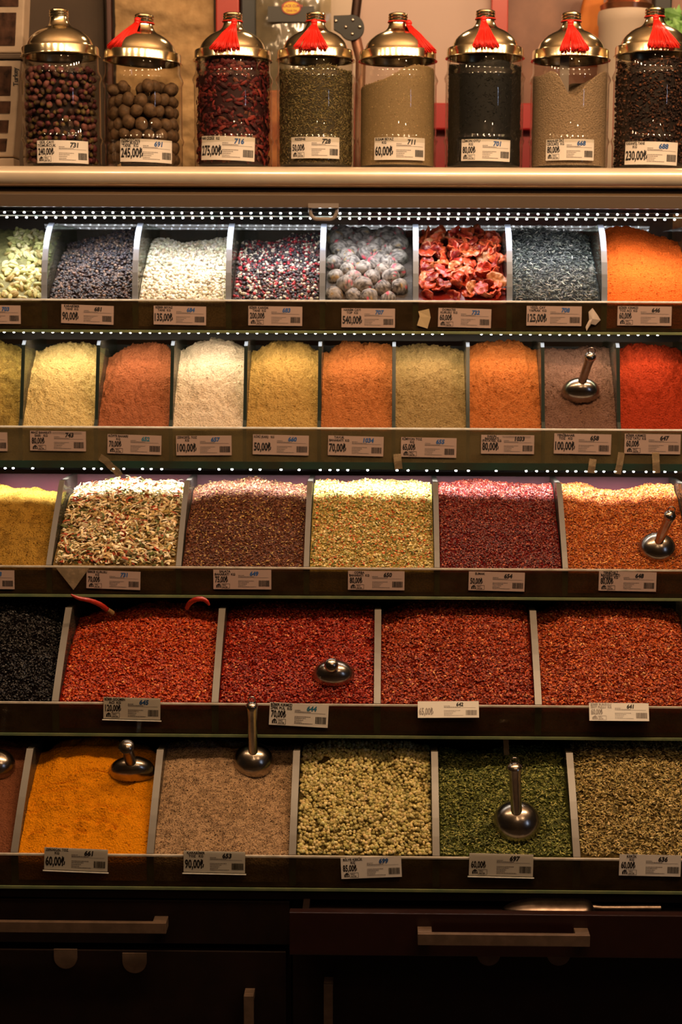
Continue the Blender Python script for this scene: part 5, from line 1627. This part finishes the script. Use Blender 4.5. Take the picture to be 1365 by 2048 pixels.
xlc = XL; xrc = XR
cabinet(xlc, xm - 0.001, YC, 1804, 1891, 1908, (-60, 333, 1841, 1866), [(xlc + 0.002, xm - 0.008, 1905, (488, 509, 1990, 2200))], 'left drawer cabinet with closed drawer and long handle')
YO = YC - 0.075
cabinet(xm + 0.001, xrc, YO, 1826, 1911, 1915, (836, 1180, 1866, 1892), [(xm + 0.003, xrc - 0.002, 1900, (648, 666, 1967, 2200))], 'right drawer cabinet with its drawer pulled slightly open', True)
# towel hooks over the doors
for (x0, x1, y0, y1, lab) in ((108, 155, 1898, 1937, 'left hook over the left cabinet door'), (245, 294, 1906, 1946, 'right hook over the left cabinet door'),
                              (955, 1001, 1893, 1931, 'left hook peeking under the open drawer'), (1095, 1141, 1893, 1931, 'right hook peeking under the open drawer')):
    Yh = YC - 0.002
    a = at(x0, y0, Yh); b = at(x1, y1, Yh); r2 = (b.x - a.x) / 2
    pr = [(a.x, a.z), (a.x, b.z + r2)] + [(a.x + r2 - r2 * math.cos(t_), b.z + r2 - r2 * math.sin(t_)) for t_ in np.linspace(0, math.pi, 14)[1:-1]] + [(b.x, b.z + r2), (b.x, a.z)]
    tag(MB().prism_y(pr, Yh - 0.0015, Yh + 0.0015).build('door_hook', M['handle']), 'rounded beige ' + lab, 'hook')
# big scoop and a spatula lying in the open drawer
zi = at(682, 1826, YO).z
p = at(1095, 1812, YO + 0.065)
t = empty('flour_scoop', p); tag(t, 'large shiny scoop lying in the open drawer', 'scoop')
n = 26
V = []; F = []
xa, xb = at(1004, 1812, p.y).x - p.x, at(1190, 1812, p.y).x - p.x
for i in range(n + 1):
    f = i / n
    x = xa + (xb - xa) * f
    rr_ = 0.0165 * min(1, (math.sin(min(1, f * 2.6) * math.pi / 2)) ** 0.8) * (1 if f < 0.86 else math.sqrt(max(0, 1 - ((f - 0.86) / 0.14) ** 2)) * 0.9 + 0.1)
    for k in range(13):
        a_ = math.pi * (k / 12)
        V.append((x, -0.03 * math.cos(a_) * (rr_ / 0.0165), rr_ * math.sin(a_) * 1.0 - 0.006))
for i in range(n):
    for k in range(12): F.append((i * 13 + k, i * 13 + k + 1, (i + 1) * 13 + k + 1, (i + 1) * 13 + k))
M['dark_steel'] = mat('dark_steel', (0.2, 0.15, 0.12), rough=0.3, metal=1.0, noise=(70, (0.1, 0.075, 0.06), 0.2))  # darker, rougher steel for the drawer scoop
o = MB().add(V, F).build('bowl', M['dark_steel'], t, smooth='all')
sm_ = o.modifiers.new('thickness', 'SOLIDIFY'); sm_.thickness = 0.001
xh0 = xb + 0.002; xh1 = at(1322, 1812, p.y).x - p.x
MB().tube([(xb - 0.01, 0, -0.002), (xh0 + 0.01, 0, -0.004), (xh1, 0, -0.003)], [0.006, 0.0062, 0.0066], 12).build('handle', M['dark_steel'], t, smooth=True)

# ------------------------------------------------------------------ loose tape and scraps
M['tape_clear'] = thin_glass('tape_clear', (0.85, 0.78, 0.62), refl=1.8, dust_haze=0.35, dust_haze_col=(0.55, 0.42, 0.28), scale=60, rough=0.15)


def strip(px_pts, Y, wdt, name, m, lab, cat):
    P = [at(x, y, Y + dy) for x, y, dy in px_pts]
    V = []; F = []
    for i, q in enumerate(P):
        tdir = (P[min(i + 1, len(P) - 1)] - P[max(0, i - 1)]).normalized()
        s = tdir.cross(Vector((0, 1, 0.25))).normalized() * wdt / 2
        V += [q - s, q + s, q + s + Vector((0, 0.0006, 0)), q - s + Vector((0, 0.0006, 0))]
    for i in range(len(P) - 1):
        for k in range(4): F.append((i * 4 + k, i * 4 + (k + 1) % 4, i * 4 + 4 + (k + 1) % 4, i * 4 + 4 + k))
    F += [(0, 3, 2, 1), tuple(range(len(V) - 4, len(V)))]
    return tag(MB().add(V, F).build(name, m), lab, cat)


strip([(200, 914, 0), (212, 922, -.003), (222, 933, 0), (233, 942, .004), (240, 952, .008)], TIER_Y[1] - 0.008, 0.013, 'sticky_tape', M['tape_clear'], 'curled clear tape hanging from the powder tray at left', 'tape')
strip([(795, 908, 0), (796, 922, -.002), (798, 938, 0)], TIER_Y[1] - 0.006, 0.014, 'sticky_tape', M['tape_clear'], 'clear tape patch on the powder tray edge under the cumin', 'tape')
strip([(1187, 918, 0), (1185, 932, -.002), (1183, 946, 0)], TIER_Y[1] - 0.006, 0.013, 'sticky_tape', M['tape_clear'], 'tape patch on the powder tray edge under the allspice', 'tape')
strip([(1244, 905, 0), (1240, 930, -.002), (1236, 948, 0)], TIER_Y[1] - 0.006, 0.012, 'sticky_tape', M['tape_clear'], 'brownish tape running down left of the last powder card', 'tape')
strip([(1312, 905, 0), (1313, 925, -.002), (1314, 946, 0)], TIER_Y[1] - 0.006, 0.013, 'sticky_tape', M['tape_clear'], 'tape patch under the last powder card at right', 'tape')
strip([(1012, 1472, 0), (1013, 1490, 0), (1014, 1510, 0)], 2.60, 0.009, 'metal_strip', M['steel'], 'short shiny metal strip behind the crushed herb scoop', 'strip')
strip([(848, 620, 0), (851, 634, 0), (845, 654, 0)], TIER_Y[0] + 0.0045 - 0.009, 0.020, 'paper_scrap', mat('scrap', (0.45, 0.33, 0.18), rough=0.7), 'small tan paper scrap left of the dried tomato card', 'scrap')
mb = MB()
cc_ = [(1178, 624), (1186, 616), (1196, 630), (1202, 640), (1192, 650), (1183, 648), (1174, 662), (1172, 654), (1179, 640)]
P = [at(x, y, TIER_Y[0] - 0.005 + random.uniform(-0.003, 0)) for x, y in cc_]
cn = at(1186, 638, TIER_Y[0] - 0.010)
V = P + [q + Vector((0, 0.0007, 0)) for q in P] + [cn, cn + Vector((0, 0.0007, 0))]
k = len(P)
F = [(i, (i + 1) % k, 2 * k) for i in range(k)] + [((i + 1) % k + k, i + k, 2 * k + 1) for i in range(k)] + [(i, i + k, (i + 1) % k + k, (i + 1) % k) for i in range(k)]
tag(mb.add(V, F).build('torn_plastic', mat('torn_white', (0.55, 0.45, 0.38), rough=0.4)), 'crumpled whitish torn plastic right of the green tea card', 'scrap')
# transparent cling corner hanging over the middle tray pane
P = [at(x, y, TIER_Y[2] - 0.005) for x, y in ((112, 1136), (178, 1137), (147, 1180))]
V = P + [q + Vector((0, 0.0006, 0)) for q in P]
tag(MB().add(V, [(0, 2, 1), (3, 4, 5), (0, 1, 4, 3), (1, 2, 5, 4), (2, 0, 3, 5)]).build('cling_film', M['tape_clear']), 'pointed corner of clear film hanging over the middle tray front', 'film')
